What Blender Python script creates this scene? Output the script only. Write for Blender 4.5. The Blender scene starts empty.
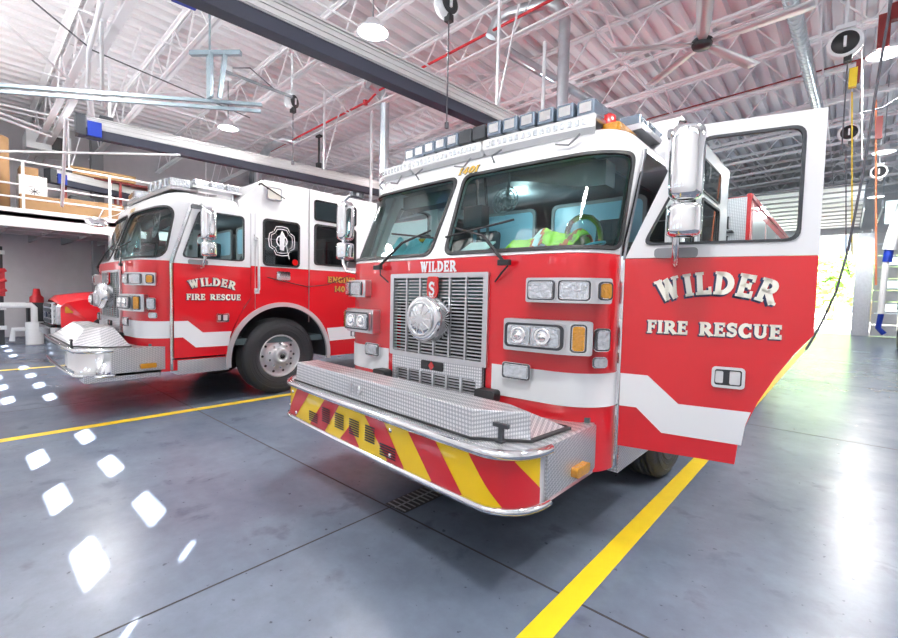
import bpy, math, random
from mathutils import Vector, Matrix
from mathutils.geometry import delaunay_2d_cdt
random.seed(7)
PI = math.pi
R = math.radians
scene = bpy.context.scene
col = scene.collection

# ------------------------------------------------------------------ materials
def nmat(name):
    m = bpy.data.materials.new(name)
    m.use_nodes = True
    nt = m.node_tree
    b = nt.nodes['Principled BSDF']
    return m, nt, b

def mat(name, c, rough=.5, metal=0., coat=0., bump=0., bscale=20., var=0., emit=None, estr=0., trans=0., spec=None):
    m, nt, b = nmat(name)
    c = tuple(c) + (1,)
    b.inputs['Base Color'].default_value = c
    b.inputs['Roughness'].default_value = rough
    b.inputs['Metallic'].default_value = metal
    b.inputs['Coat Weight'].default_value = coat
    b.inputs['Coat Roughness'].default_value = .03
    b.inputs['Transmission Weight'].default_value = trans
    if spec is not None:
        b.inputs['Specular IOR Level'].default_value = spec
    if emit:
        b.inputs['Emission Color'].default_value = tuple(emit) + (1,)
        b.inputs['Emission Strength'].default_value = estr
    tc = nt.nodes.new('ShaderNodeTexCoord')
    if bump or var:
        n = nt.nodes.new('ShaderNodeTexNoise')
        n.inputs['Scale'].default_value = bscale
        n.inputs['Detail'].default_value = 4
        nt.links.new(tc.outputs['Object'], n.inputs['Vector'])
    if bump:
        bn = nt.nodes.new('ShaderNodeBump')
        bn.inputs['Strength'].default_value = bump
        bn.inputs['Distance'].default_value = .02
        nt.links.new(n.outputs['Fac'], bn.inputs['Height'])
        nt.links.new(bn.outputs['Normal'], b.inputs['Normal'])
    if var:
        mx = nt.nodes.new('ShaderNodeMix')
        mx.data_type = 'RGBA'
        mx.inputs[6].default_value = tuple(max(0, v * (1 - var)) for v in c[:3]) + (1,)
        mx.inputs[7].default_value = tuple(min(1, v * (1 + var)) for v in c[:3]) + (1,)
        nt.links.new(n.outputs['Fac'], mx.inputs[0])
        nt.links.new(mx.outputs[2], b.inputs['Base Color'])
    return m

def glass_mat(name, tint, rough=.0, refl=1.35):
    m = bpy.data.materials.new(name)
    m.use_nodes = True
    nt = m.node_tree
    nt.nodes.clear()
    o = nt.nodes.new('ShaderNodeOutputMaterial')
    t = nt.nodes.new('ShaderNodeBsdfTransparent')
    t.inputs['Color'].default_value = tuple(tint) + (1,)
    g = nt.nodes.new('ShaderNodeBsdfGlossy')
    g.inputs['Roughness'].default_value = rough
    f = nt.nodes.new('ShaderNodeFresnel')
    f.inputs['IOR'].default_value = refl
    x = nt.nodes.new('ShaderNodeMixShader')
    nt.links.new(f.outputs[0], x.inputs[0])
    nt.links.new(t.outputs[0], x.inputs[1])
    nt.links.new(g.outputs[0], x.inputs[2])
    nt.links.new(x.outputs[0], o.inputs['Surface'])
    return m

def diamond_mat():
    m, nt, b = nmat('diamond_plate')
    b.inputs['Metallic'].default_value = .75
    b.inputs['Roughness'].default_value = .30
    tc = nt.nodes.new('ShaderNodeTexCoord')
    sp = nt.nodes.new('ShaderNodeSeparateXYZ')
    nt.links.new(tc.outputs['Object'], sp.inputs[0])
    def mth(op, a, bb=None):
        n = nt.nodes.new('ShaderNodeMath'); n.operation = op
        for i, v in enumerate((a, bb)):
            if v is None: continue
            if isinstance(v, (int, float)): n.inputs[i].default_value = v
            else: nt.links.new(v, n.inputs[i])
        return n.outputs[0]
    u = mth('ADD', sp.outputs[0], sp.outputs[1])
    u = mth('ADD', u, sp.outputs[2])
    v = mth('ADD', sp.outputs[0], mth('MULTIPLY', sp.outputs[1], 1.7))
    v = mth('SUBTRACT', v, sp.outputs[2])
    k = 150.
    a = mth('SINE', mth('MULTIPLY', u, k))
    c = mth('SINE', mth('MULTIPLY', v, k))
    p = mth('MULTIPLY', a, c)
    p = mth('GREATER_THAN', p, .12)
    bn = nt.nodes.new('ShaderNodeBump')
    bn.inputs['Strength'].default_value = .8
    bn.inputs['Distance'].default_value = .006
    nt.links.new(p, bn.inputs['Height'])
    nt.links.new(bn.outputs['Normal'], b.inputs['Normal'])
    mx = nt.nodes.new('ShaderNodeMix'); mx.data_type = 'RGBA'
    mx.inputs[6].default_value = (.55, .57, .61, 1)
    mx.inputs[7].default_value = (.92, .93, .95, 1)
    nt.links.new(p, mx.inputs[0])
    nt.links.new(mx.outputs[2], b.inputs['Base Color'])
    return m

def concrete_mat():
    m, nt, b = nmat('polished_concrete')
    L = nt.links.new
    tc = nt.nodes.new('ShaderNodeTexCoord')
    def noise(s, d=6, r=.6, dist=0):
        n = nt.nodes.new('ShaderNodeTexNoise')
        n.inputs['Scale'].default_value = s; n.inputs['Detail'].default_value = d
        n.inputs['Roughness'].default_value = r; n.inputs['Distortion'].default_value = dist
        L(tc.outputs['Object'], n.inputs['Vector']); return n.outputs['Fac']
    def ramp(f, stops):
        r = nt.nodes.new('ShaderNodeValToRGB')
        e = r.color_ramp.elements
        e[0].position, e[0].color = stops[0][0], stops[0][1] + (1,)
        e[1].position, e[1].color = stops[-1][0], stops[-1][1] + (1,)
        for p, c in stops[1:-1]:
            x = e.new(p); x.color = c + (1,)
        L(f, r.inputs[0]); return r.outputs['Color']
    def mix(a, bb, f, t='MIX'):
        n = nt.nodes.new('ShaderNodeMix'); n.data_type = 'RGBA'; n.blend_type = t
        if isinstance(f, float): n.inputs[0].default_value = f
        else: L(f, n.inputs[0])
        L(a, n.inputs[6]); L(bb, n.inputs[7]); return n.outputs[2]
    base = ramp(noise(.8, 7, .6, .1), [(.25, (.10, .13, .185)), (.5, (.15, .185, .25)), (.75, (.205, .245, .32))])
    fine = ramp(noise(9, 8, .7), [(.3, (.82, .82, .82)), (.7, (1.12, 1.12, 1.12))])
    c = mix(base, fine, .5, 'MULTIPLY')
    sp = ramp(noise(3.3, 5, .6, .3), [(.60, (1, 1, 1)), (.69, (.62, .62, .64))])
    c = mix(c, sp, .6, 'MULTIPLY')
    sp2 = ramp(noise(22, 3, .5), [(.69, (1, 1, 1)), (.73, (.30, .30, .30))])
    c = mix(c, sp2, .7, 'MULTIPLY')
    L(c, b.inputs['Base Color'])
    rr = ramp(noise(2.2, 5, .6), [(.3, (.17, .17, .17)), (.7, (.33, .33, .33))])
    b.inputs['Roughness'].default_value = .27
    b.inputs['Specular IOR Level'].default_value = .6
    bn = nt.nodes.new('ShaderNodeBump'); bn.inputs['Strength'].default_value = .05
    L(noise(14, 4), bn.inputs['Height']); L(bn.outputs['Normal'], b.inputs['Normal'])
    return m

M = {}
M['red'] = mat('fire_red_paint', (.68, .003, .012), .35, coat=.8)
M['white'] = mat('white_paint', (.86, .87, .90), .3, coat=.8)
M['chrome'] = mat('chrome', (.84, .85, .87), .09, 1.)
M['steel'] = mat('brushed_steel', (.68, .69, .71), .28, 1., bump=.05, bscale=60)
M['dplate'] = diamond_mat()
M['black'] = mat('black_rubber', (.02, .021, .024), .5)
M['tire'] = mat('tire_rubber', (.035, .037, .042), .62, bump=.2, bscale=30)
M['darkplastic'] = mat('dark_plastic', (.045, .05, .06), .4)
M['grey'] = mat('grey_plastic', (.25, .26, .28), .5)
M['vinyl'] = mat('dark_seat_vinyl', (.05, .06, .075), .55)
M['dash'] = mat('teal_grey_dash', (.19, .31, .33), .6)
M['liner'] = mat('cab_liner', (.10, .15, .16), .7)
M['glass'] = glass_mat('windshield_glass', (.62, .90, .90), refl=1.5)
M['sglass'] = glass_mat('clear_door_glass', (.88, .95, .94), refl=1.25)
M['dglass'] = glass_mat('dark_tinted_glass', (.25, .32, .34), refl=1.5)
M['lens'] = mat('clear_lens', (.62, .66, .70), .10, .6, coat=1., bump=.5, bscale=45, var=.35)
M['reflect_blue'] = mat('painted_reflection_blue', (.34, .60, .76), .3)  # blue painted in for the bright reflection in the windshield
M['galvdark'] = mat('blue_grey_strut', (.30, .38, .43), .45, .4, var=.12, bscale=8)
M['barlens'] = mat('blue_grey_bar_lens', (.20, .26, .34), .12, .4, coat=1.)
M['alloy'] = mat('polished_alloy_wheel', (.80, .81, .83), .3, .55)
M['darkred'] = mat('dark_red_metal', (.22, .015, .015), .5)
M['amber'] = mat('amber_lens', (.62, .27, .01), .15, .1, coat=1., bump=.4, bscale=70, var=.3)
M['redlens'] = mat('red_lens', (.6, .01, .01), .15, coat=1.)
M['bulb'] = mat('reflector_bulb', (.95, .95, .95), .05, 1.)
M['yellow'] = mat('reflective_yellow', (.93, .62, .0), .35, coat=.4)
M['cred'] = mat('reflective_red', (.60, .01, .02), .35, coat=.4)
M['cream'] = mat('cream_vinyl', (.98, .95, .85), .4)
M['navy'] = mat('navy_shadow_vinyl', (.02, .03, .09), .4)
M['gold'] = mat('gold_vinyl', (.80, .52, .10), .35, .4)
M['decal'] = mat('white_decal', (.88, .9, .93), .4)
M['hazard'] = mat('hi_vis_fabric', (.62, .95, .05), .7, bump=.3, bscale=25)
M['orange'] = mat('orange_strip_fabric', (.95, .20, .04), .6)
M['paper'] = mat('paper', (.85, .87, .88), .6)
M['aqua'] = mat('aqua_cloth', (.30, .72, .80), .7, bump=.4, bscale=15)
M['floor'] = concrete_mat()
M['linepaint'] = mat('floor_line_paint', (.88, .62, .02), .4, var=.12, bscale=6)
M['joint'] = mat('floor_joint', (.03, .03, .035), .8)
M['deck'] = mat('white_roof_deck', (.86, .85, .875), .45, var=.03, bscale=2)
M['truss'] = mat('white_joist_paint', (.88, .87, .90), .45)
M['block'] = mat('grey_block_wall', (.58, .55, .58), .8, var=.08, bscale=5, bump=.1)
M['blockwhite'] = mat('white_wall_paint', (.78, .78, .80), .6)
M['galv'] = mat('galvanized_metal', (.60, .64, .68), .3, .9, var=.18, bscale=9)
M['spipe'] = mat('red_sprinkler_pipe', (.55, .02, .03), .4)
M['blue'] = mat('royal_blue', (.005, .035, .36), .45)
M['alu'] = mat('aluminium_rail', (.72, .72, .72), .4, .55)
M['railwhite'] = mat('rail_white', (.80, .81, .83), .45)
M['seal'] = mat('dark_rail_seal', (.035, .04, .065), .6)
M['card'] = mat('cardboard', (.36, .21, .10), .8, var=.1, bscale=8)
M['wood'] = mat('pale_timber', (.52, .32, .14), .7, var=.15, bscale=6)
M['brick'] = mat('red_brick', (.42, .14, .09), .8, var=.25, bscale=12)
M['leaf'] = mat('tree_foliage', (.42, .62, .22), .8, var=.4, bscale=3)
M['pave'] = mat('outdoor_pavement', (.72, .70, .66), .8)
M['pvc'] = mat('white_pvc', (.85, .86, .87), .4)
M['fanblade'] = mat('fan_blade_grey', (.62, .60, .62), .4, .2)
M['lamp'] = mat('lamp_glow', (1, .97, .9), .4, emit=(1, .95, .86), estr=9.)
M['navypaint'] = mat('navy_car_paint', (.02, .03, .12), .25, coat=1.)
M['hose'] = mat('grey_hose', (.10, .10, .12), .6)
M['yhose'] = mat('yellow_cord', (.85, .6, .03), .5)
M['ohose'] = mat('orange_cord', (.75, .25, .12), .5)
M['mask'] = glass_mat('clear_visor', (.75, .85, .86), .1, 1.4)

M['pane'] = glass_mat('front_door_pane', (.97, .98, 1.), refl=1.1)
M['sky_pane'] = mat('backlit_pane', (.8, .9, .95), .3, emit=(.75, .95, .95), estr=1.6)
# ------------------------------------------------------------------ mesh builder
def inpoly(p, poly):
    x, y = p; c = False; n = len(poly); j = n - 1
    for i in range(n):
        xi, yi = poly[i]; xj, yj = poly[j]
        if (yi > y) != (yj > y) and x < (xj - xi) * (y - yi) / (yj - yi) + xi: c = not c
        j = i
    return c

def subdiv(poly, step):
    out = []
    for i, a in enumerate(poly):
        b = poly[(i + 1) % len(poly)]
        d = math.dist(a, b)
        n = max(1, int(math.ceil(d / step)))
        for k in range(n):
            out.append((a[0] + (b[0] - a[0]) * k / n, a[1] + (b[1] - a[1]) * k / n))
    return out

def rrect(x0, x1, z0, z1, r=.03, n=5):
    o = []
    for cx, cz, a0 in ((x1 - r, z0 + r, -90), (x1 - r, z1 - r, 0), (x0 + r, z1 - r, 90), (x0 + r, z0 + r, 180)):
        for k in range(n + 1):
            a = R(a0 + 90 * k / n); o.append((cx + r * math.cos(a), cz + r * math.sin(a)))
    return o

def rpoly(pts, r=.04, n=5):
    """polygon with rounded corners"""
    o = []; N = len(pts)
    for i in range(N):
        p = Vector(pts[i]); a = Vector(pts[i - 1]); b = Vector(pts[(i + 1) % N])
        da, db = (a - p), (b - p)
        rr = min(r, da.length * .45, db.length * .45)
        s, e = p + da.normalized() * rr, p + db.normalized() * rr
        for k in range(n + 1):
            t = k / n; q = s * (1 - t) ** 2 + p * 2 * t * (1 - t) + e * t * t
            o.append((q.x, q.y))
    return o

def ident(u, v, o=0): return Vector((u, v, o))

class MB:
    def __init__(s): s.v = []; s.f = []; s.sm = []; s.mi = []
    def add(s, vs, fs, smooth=False, mi=0):
        b = len(s.v); s.v += [tuple(v) for v in vs]
        for f in fs:
            s.f.append([b + i for i in f]); s.sm.append(smooth); s.mi.append(mi)
        return s
    def box(s, x0, x1, y0, y1, z0, z1, X=None, mi=0):
        vs = [Vector((x, y, z)) for z in (z0, z1) for y in (y0, y1) for x in (x0, x1)]
        if X: vs = [X @ v for v in vs]
        return s.add(vs, [(0, 2, 3, 1), (4, 5, 7, 6), (0, 1, 5, 4), (2, 6, 7, 3), (0, 4, 6, 2), (1, 3, 7, 5)], False, mi)
    def cbox(s, c, d, X=None, mi=0):
        return s.box(c[0] - d[0] / 2, c[0] + d[0] / 2, c[1] - d[1] / 2, c[1] + d[1] / 2, c[2] - d[2] / 2, c[2] + d[2] / 2, X, mi)
    def bar(s, a, b, w, h=None, mi=0):
        """square bar between points"""
        a, b = Vector(a), Vector(b); h = h or w
        d = (b - a).normalized(); up = Vector((0, 0, 1)) if abs(d.z) < .95 else Vector((0, 1, 0))
        n = d.cross(up).normalized() * w / 2; m = n.cross(d).normalized() * h / 2
        vs = [p + x * n + y * m for p in (a, b) for x, y in ((-1, -1), (1, -1), (1, 1), (-1, 1))]
        return s.add(vs, [(3, 2, 1, 0), (4, 5, 6, 7), (0, 1, 5, 4), (1, 2, 6, 5), (2, 3, 7, 6), (3, 0, 4, 7)], False, mi)
    def tube(s, path, r, seg=8, cap=True, mi=0, smooth=True):
        P = [Vector(p) for p in path]; n = len(P); vs = []; fs = []
        rr = r if isinstance(r, (list, tuple)) else [r] * n
        d = (P[1] - P[0]).normalized(); up = Vector((0, 0, 1)) if abs(d.z) < .9 else Vector((1, 0, 0))
        u = d.cross(up).normalized()
        for i in range(n):
            t = (P[min(i + 1, n - 1)] - P[max(i - 1, 0)]).normalized()
            u = (u - t * u.dot(t)).normalized(); w = t.cross(u)
            for k in range(seg):
                a = 2 * PI * k / seg; vs.append(P[i] + (u * math.cos(a) + w * math.sin(a)) * rr[i])
        for i in range(n - 1):
            for k in range(seg):
                a, b = i * seg + k, i * seg + (k + 1) % seg
                fs.append((a, b, b + seg, a + seg))
        s.add(vs, fs, smooth, mi)
        if cap:
            s.add(vs[:seg], [tuple(reversed(range(seg)))], False, mi); s.add(vs[-seg:], [tuple(range(seg))], False, mi)
        return s
    def lathe(s, prof, X=None, seg=32, mi=0, smooth=True, caps=True):
        """profile of (radius, height) around local Z"""
        vs = []; fs = []; n = len(prof)
        for r, h in prof:
            for k in range(seg):
                a = 2 * PI * k / seg; v = Vector((r * math.cos(a), r * math.sin(a), h)); vs.append(X @ v if X else v)
        for i in range(n - 1):
            for k in range(seg):
                a, b = i * seg + k, i * seg + (k + 1) % seg
                fs.append((a, b, b + seg, a + seg))
        s.add(vs, fs, smooth, mi)
        for e, rev in ((0, True), (n - 1, False)):
            if caps and prof[e][0] > 1e-5:
                q = vs[e * seg:(e + 1) * seg]; s.add(q, [tuple(reversed(range(seg))) if rev else tuple(range(seg))], False, mi)
        return s
    def slab(s, outline, fm=ident, o0=0., o1=.01, holes=(), step=None, walls=True, back=False, mi=0, smooth=None, grid=False):
        """flat shape (u,v) with holes mapped by fm(u,v,offset)"""
        polys = [list(outline)] + [list(h) for h in holes]
        if step: polys = [subdiv(p, step) for p in polys]
        pts = []; edges = []
        for p in polys:
            b = len(pts); pts += [Vector(q) for q in p]
            edges += [(b + i, b + (i + 1) % len(p)) for i in range(len(p))]
        if grid and step:
            xs = [p[0] for p in polys[0]]; zs = [p[1] for p in polys[0]]
            x = min(xs) + step / 2
            while x < max(xs):
                z = min(zs) + step / 2
                while z < max(zs):
                    q = (x + 1e-4 * (z), z)
                    if inpoly(q, polys[0]) and not any(inpoly(q, h) for h in polys[1:]): pts.append(Vector(q))
                    z += step
                x += step
        r = delaunay_2d_cdt(pts, edges, [], 1, 1e-6)
        co = [(p.x, p.y) for p in r[0]]; tri = []
        for f in r[2]:
            c = (sum(co[i][0] for i in f) / len(f), sum(co[i][1] for i in f) / len(f))
            if inpoly(c, polys[0]) and not any(inpoly(c, h) for h in polys[1:]): tri.append(tuple(f))
        a, b_, c_ = (fm(0.01, 1, 0), fm(.02, 1, 0), fm(.01, 1.01, 0))
        flip = (b_ - a).cross(c_ - a).dot(fm(.01, 1, .01) - a) < 0
        sm = bool(step) if smooth is None else smooth
        s.add([fm(x, z, o1) for x, z in co], [t[::-1] if flip else t for t in tri], sm, mi)
        if back: s.add([fm(x, z, o0) for x, z in co], [t if flip else t[::-1] for t in tri], sm, mi)
        if walls:
            for p in polys:
                n = len(p); vs = [fm(x, z, o) for o in (o0, o1) for x, z in p]
                s.add(vs, [(i, (i + 1) % n, n + (i + 1) % n, n + i) for i in range(n)], False, mi)
        return s
    def build(s, name, m, parent=None, bevel=0.):
        me = bpy.data.meshes.new(name)
        me.from_pydata(s.v, [], s.f)
        for x in (m if isinstance(m, (list, tuple)) else [m]):
            me.materials.append(M[x] if isinstance(x, str) else x)
        me.polygons.foreach_set('use_smooth', s.sm)
        me.polygons.foreach_set('material_index', s.mi)
        me.validate(); me.update()
        o = bpy.data.objects.new(name, me); col.objects.link(o)
        if parent: o.parent = parent
        if bevel:
            b = o.modifiers.new('bevel', 'BEVEL'); b.width = bevel; b.segments = 2; b.limit_method = 'ANGLE'
        return o

def tag(o, label=None, cat=None, group=None, kind=None):
    if label: o['label'] = label
    if cat: o['category'] = cat
    if group: o['group'] = group
    if kind: o['kind'] = kind
    return o
def empty(name, loc, rz=0, parent=None, scale=1):
    o = bpy.data.objects.new(name, None); col.objects.link(o)
    o.location = loc; o.rotation_euler.z = rz; o.scale = (scale,) * 3; o.empty_display_size = .2
    if parent: o.parent = parent
    return o
def struct(name, mb, m, label=None): return tag(mb.build(name, m), label, None, None, 'structure')

# ------------------------------------------------------------------ camera model (also used to lay far things out on real planes)
F = 444.
def _basis():
    vy = Vector((845 - 449, 14, -F)).normalized()
    vx = -Vector((-50 - 449, 34, -F)).normalized()
    vx = (vx - vy * vx.dot(vy)).normalized()
    return vx, vy, vx.cross(vy)
VX, VY, VZ = _basis()
CAMZ = 1.5
def ray(x, y):
    d = Vector((x - 449, -(y - 319), -F)); return Vector((d.dot(VX), d.dot(VY), d.dot(VZ)))
def onY(x, y, Y): d = ray(x, y); t = Y / d.y; return Vector((d.x * t, Y, d.z * t + CAMZ))
def onX(x, y, X): d = ray(x, y); t = X / d.x; return Vector((X, d.y * t, d.z * t + CAMZ))
def onZ(x, y, Z): d = ray(x, y); t = (Z - CAMZ) / d.z; return Vector((d.x * t, d.y * t, Z))

# ------------------------------------------------------------------ lettering (flared capitals built from strokes)
def arc(cx, cy, rx, ry, a0, a1, n=10):
    return [(cx + rx * math.cos(R(a0 + (a1 - a0) * k / n)), cy + ry * math.sin(R(a0 + (a1 - a0) * k / n))) for k in range(n + 1)]
def wv(a, b, n=11): return [a + (b - a) * math.sin(PI * k / (n - 1)) for k in range(n)]
def serif(x0, x1, y, d=1):
    return [([(x0, y + d * .035), (x1, y + d * .035)], .07)]
def stem(x, w=.23):
    return [([(x, 0), (x, 1)], w)] + serif(x - w / 2 - .07, x + w / 2 + .07, 0) + serif(x - w / 2 - .07, x + w / 2 + .07, 1, -1)
G = {
 'W': (1.30, [([(.2, 1), (.43, .02)], .25), ([(.43, .02), (.64, .95)], .12), ([(.62, .98), (.86, .02)], .25), ([(.86, .02), (1.12, 1)], .12)] + serif(0, .40, 1, -1) + serif(.95, 1.28, 1, -1)),
 'I': (.46, stem(.22)),
 'L': (.80, stem(.22) + [([(.2, .07), (.74, .07)], .14), ([(.72, .0), (.72, .30)], .09)]),
 'D': (.98, stem(.22) + [(arc(.36, .5, .46, .43, 90, -90), wv(.13, .26))] + [([(.2, .93), (.38, .93)], .13), ([(.2, .07), (.38, .07)], .13)]),
 'E': (.82, stem(.22) + [([(.2, .93), (.72, .93)], .13), ([(.2, .07), (.74, .07)], .13), ([(.2, .52), (.6, .52)], .12), ([(.7, 1), (.7, .74)], .09), ([(.72, 0), (.72, .28)], .09), ([(.58, .4), (.58, .64)], .08)]),
 'F': (.76, stem(.22) + [([(.2, .93), (.70, .93)], .13), ([(.2, .50), (.58, .50)], .12), ([(.68, 1), (.68, .72)], .09), ([(.56, .38), (.56, .62)], .08)]),
 'R': (.98, stem(.22) + [([(.2, .93), (.42, .93)], .12), ([(.2, .48), (.42, .48)], .12), (arc(.42, .705, .28, .225, 90, -90), wv(.12, .24)), ([(.45, .48), (.84, .02)], .24)] + serif(.72, 1.0, 0)),
 'S': (.76, [(arc(.38, .72, .24, .21, 20, 250) , wv(.12, .22)), (arc(.36, .29, .25, .22, 75, -160), wv(.22, .14)), ([(.26, .56), (.48, .46)], .22), ([(.63, .70), (.63, .98)], .08), ([(.10, .04), (.10, .30)], .08)]),
 'C': (.90, [(arc(.50, .5, .36, .43, 45, 315, 14), wv(.13, .27, 15)), ([(.78, .66), (.78, .98)], .08), ([(.78, .34), (.78, .04)], .08)]),
 'U': (.98, [([(.22, 1), (.22, .38)], .23), (arc(.48, .36, .27, .29, 180, 360), wv(.2, .14)), ([(.75, .36), (.75, 1)], .13)] + serif(.03, .41, 1, -1) + serif(.60, .90, 1, -1)),
 'N': (1.0, [([(.2, 0), (.2, 1)], .13), ([(.16, .98), (.80, .02)], .25), ([(.80, 0), (.80, 1)], .13)] + serif(.04, .36, 0) + serif(0, .3, 1, -1) + serif(.64, .96, 1, -1)),
 'G': (.96, [(arc(.50, .5, .36, .43, 50, 330, 14), wv(.13, .27, 15)), ([(.80, .04), (.80, .44)], .18), ([(.60, .44), (.92, .44)], .08), ([(.78, .68), (.78, .98)], .08)]),
 'P': (.86, stem(.22) + [([(.2, .93), (.42, .93)], .12), ([(.2, .46), (.42, .46)], .12), (arc(.42, .695, .28, .235, 90, -90), wv(.12, .24))]),
 'T': (.86, stem(.43) + [([(.04, .93), (.82, .93)], .13), ([(.08, 1), (.08, .72)], .08), ([(.78, 1), (.78, .72)], .08)]),
 'H': (1.0, stem(.22) + stem(.76) + [([(.2, .5), (.76, .5)], .12)]),
 '1': (.46, stem(.24, .18) + [([(.06, .78), (.24, .95)], .1)]),
 '4': (.74, [([(.50, 0), (.50, 1)], .18), ([(.50, .98), (.06, .32)], .10), ([(.04, .30), (.70, .30)], .11)]),
 '0': (.78, [(arc(.38, .5, .26, .42, 0, 360, 20), .19)]),
 '3': (.72, [(arc(.34, .72, .22, .21, 150, -80), .17), (arc(.34, .28, .25, .23, 80, -150), .19)]),
 ' ': (.5, [])}
def strokes(mb, st, tf, fm, off, mi=0, grow=0.):
    for pts, w in st:
        n = len(pts); ws = w if isinstance(w, list) else [w] * n
        if len(ws) < n: ws = ws + [ws[-1]] * (n - len(ws))
        L_, R_ = [], []
        for i, p in enumerate(pts):
            a = pts[max(i - 1, 0)]; b = pts[min(i + 1, n - 1)]
            dx, dy = b[0] - a[0], b[1] - a[1]; l = math.hypot(dx, dy) or 1
            nx, ny = -dy / l, dx / l; h = ws[i] / 2 + grow
            ex, ey = (dx / l * grow, dy / l * grow)
            sg = -1 if i == 0 else (1 if i == n - 1 else 0)
            L_.append((p[0] + nx * h + sg * ex, p[1] + ny * h + sg * ey)); R_.append((p[0] - nx * h + sg * ex, p[1] - ny * h + sg * ey))
        vs = [fm(*tf(q), off) for q in L_ + R_]
        mb.add(vs, [(i, n + i, n + i + 1, i + 1) for i in range(n - 1)], False, mi)
def text(mb, s, fm, u0, u1, z, h, off=.004, arch=0., shear=0., shadow=True, mi=0, smi=1, gap=.07, sh=(-.07, -.07)):
    """word between u0..u1 on surface fm; arch raises the middle"""
    tot = sum(G[c][0] for c in s) + gap * (len(s) - 1); sx = (u1 - u0) / tot
    x = 0
    for ch in s:
        w, st = G[ch]; cx = x + w / 2
        def tf(q, x=x, cx=cx, d=(0, 0)):
            X = (x + q[0] + d[0] * h / sx) ; Y = q[1] + d[1]
            t = (cx / tot) * 2 - 1
            lift = arch * (1 - t * t); ang = -math.atan(2 * t * arch * 2 / (u1 - u0))
            lx = (X - cx) * sx + shear * Y * h; lz = (Y) * h
            c, sn = math.cos(ang), math.sin(ang)
            return (u0 + cx * sx + lx * c - lz * sn, z + lift + lx * sn + lz * c)
        if shadow:
            strokes(mb, st, lambda q, tf=tf: tf(q, d=sh), fm, off - .0025, smi, .055)
        strokes(mb, st, tf, fm, off, mi, .032)
        x += w + gap
# ------------------------------------------------------------------ fire engine
HW = 1.22
def Fc(x):
    a = abs(x)
    if a < .9: return -.32 + .04 * (a / .9) ** 2
    if a < HW: return -.28 + .28 * (1 - math.sqrt(max(0, 1 - ((a - .9) / .32) ** 2)))
    return 0.
_tab = [(0., 0., Fc(0))]
_n = 240
for _i in range(1, _n + 1):
    _x = _i / 160 * .9 if _i <= 160 else .9 + .32 * math.sin(PI / 2 * (_i - 160) / 80)
    _y = Fc(_x); _s, _px, _py = _tab[-1]
    _tab.append((_s + math.hypot(_x - _px, _y - _py), _x, _y))
SH = _tab[-1][0]
def plan(s):
    a = abs(s); sg = 1 if s >= 0 else -1
    if a >= SH: return (sg * HW, a - SH, sg * 1., 0.)
    lo, hi = 0, _n
    while hi - lo > 1:
        m = (lo + hi) // 2
        if _tab[m][0] <= a: lo = m
        else: hi = m
    A, B = _tab[lo], _tab[hi]; t = (a - A[0]) / (B[0] - A[0])
    x = A[1] + (B[1] - A[1]) * t; y = A[2] + (B[2] - A[2]) * t
    dx, dy = B[1] - A[1], B[2] - A[2]; l = math.hypot(dx, dy)
    return (sg * x, y, sg * dy / l, -dx / l)
def s_of(x):
    a = abs(x)
    for k in range(_n):
        if _tab[k + 1][1] >= a:
            A, B = _tab[k], _tab[k + 1]; return math.copysign(A[0] + (B[0] - A[0]) * (a - A[1]) / (B[1] - A[1]), x)
    return math.copysign(SH, x)
RK = [.42]
def rake(z): return RK[0] * max(0, min(z, 2.47) - 1.77)
def FM(s, z, o=0.):
    """front skin of the cab: s along the skin from the middle, z height, o outwards"""
    x, y, nx, ny = plan(s)
    y2 = y + rake(z) * (1 - max(0, min(1, y / 1.1)))
    zz = z
    if z > 2.47:
        t = min(1, (z - 2.47) / .22) * PI / 2
        ins = .22 * (1 - math.cos(t)); zz = 2.47 + .15 * math.sin(t)
        x -= nx * ins; y2 -= ny * ins; 
        return Vector((x + nx * o * math.cos(t), y2 + ny * o * math.cos(t), zz + o * math.sin(t)))
    k = .93 if z > 1.77 and a_front(y) else 1.
    return Vector((x + nx * o * k, y2 + ny * o * k, zz + (o * .36 if k < 1 else 0)))
def a_front(y): return y < 0
def SM(sg): return lambda y, z, o=0.: Vector((sg * (HW + o), y, z))
def DM(sg): return lambda u, z, o=0.: Vector((sg * o, u, z))
def lamp_unit(parent, name, s0, s1, z0, z1, o0=0.07, lens='lens', fm=FM, rim=.014, bezel='chrome'):
    f = MB().slab(rrect(s0, s1, z0, z1, .02, 3), fm, o0 - .01, o0 + .012, step=.05)
    f = f.build(name, bezel, parent)
    MB().slab(rrect(s0 + .004, s1 - .004, z0 + .004, z1 - .004, .018, 3), fm, o0 + .012, o0 + .018, [rrect(s0 + .011, s1 - .011, z0 + .011, z1 - .011, .014, 3)], step=.05).build('lamp_gasket', 'darkplastic', f)
    l = MB().slab(rrect(s0 + rim, s1 - rim, z0 + rim, z1 - rim, .014, 3), fm, o0 + .01, o0 + .026, step=.04)
    l.build('lens', lens, f); return f

ARCH_Y, ARCH_Z, ARCH_R = 1.39, .52, .74
def arch_pts(a0, a1, r=ARCH_R, n=18):
    return [(ARCH_Y + r * math.cos(R(a0 + (a1 - a0) * k / n)), ARCH_Z + r * math.sin(R(a0 + (a1 - a0) * k / n))) for k in range(n + 1)]
DOOR_LOW = [(.03, .62), (.03, 1.745), (.935, 1.745), (.935, 1.345), (.86, 1.24), (.79, 1.12), (.72, .975), (.67, .84), (.64, .73), (.63, .62)]
DOOR_UP = [(.03, 1.748), (.337, 2.47), (.935, 2.47), (.935, 1.748)]
DOOR_WIN = rpoly([(.125, 1.825), (.40, 2.395), (.85, 2.395), (.85, 1.825)], .07)

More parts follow.
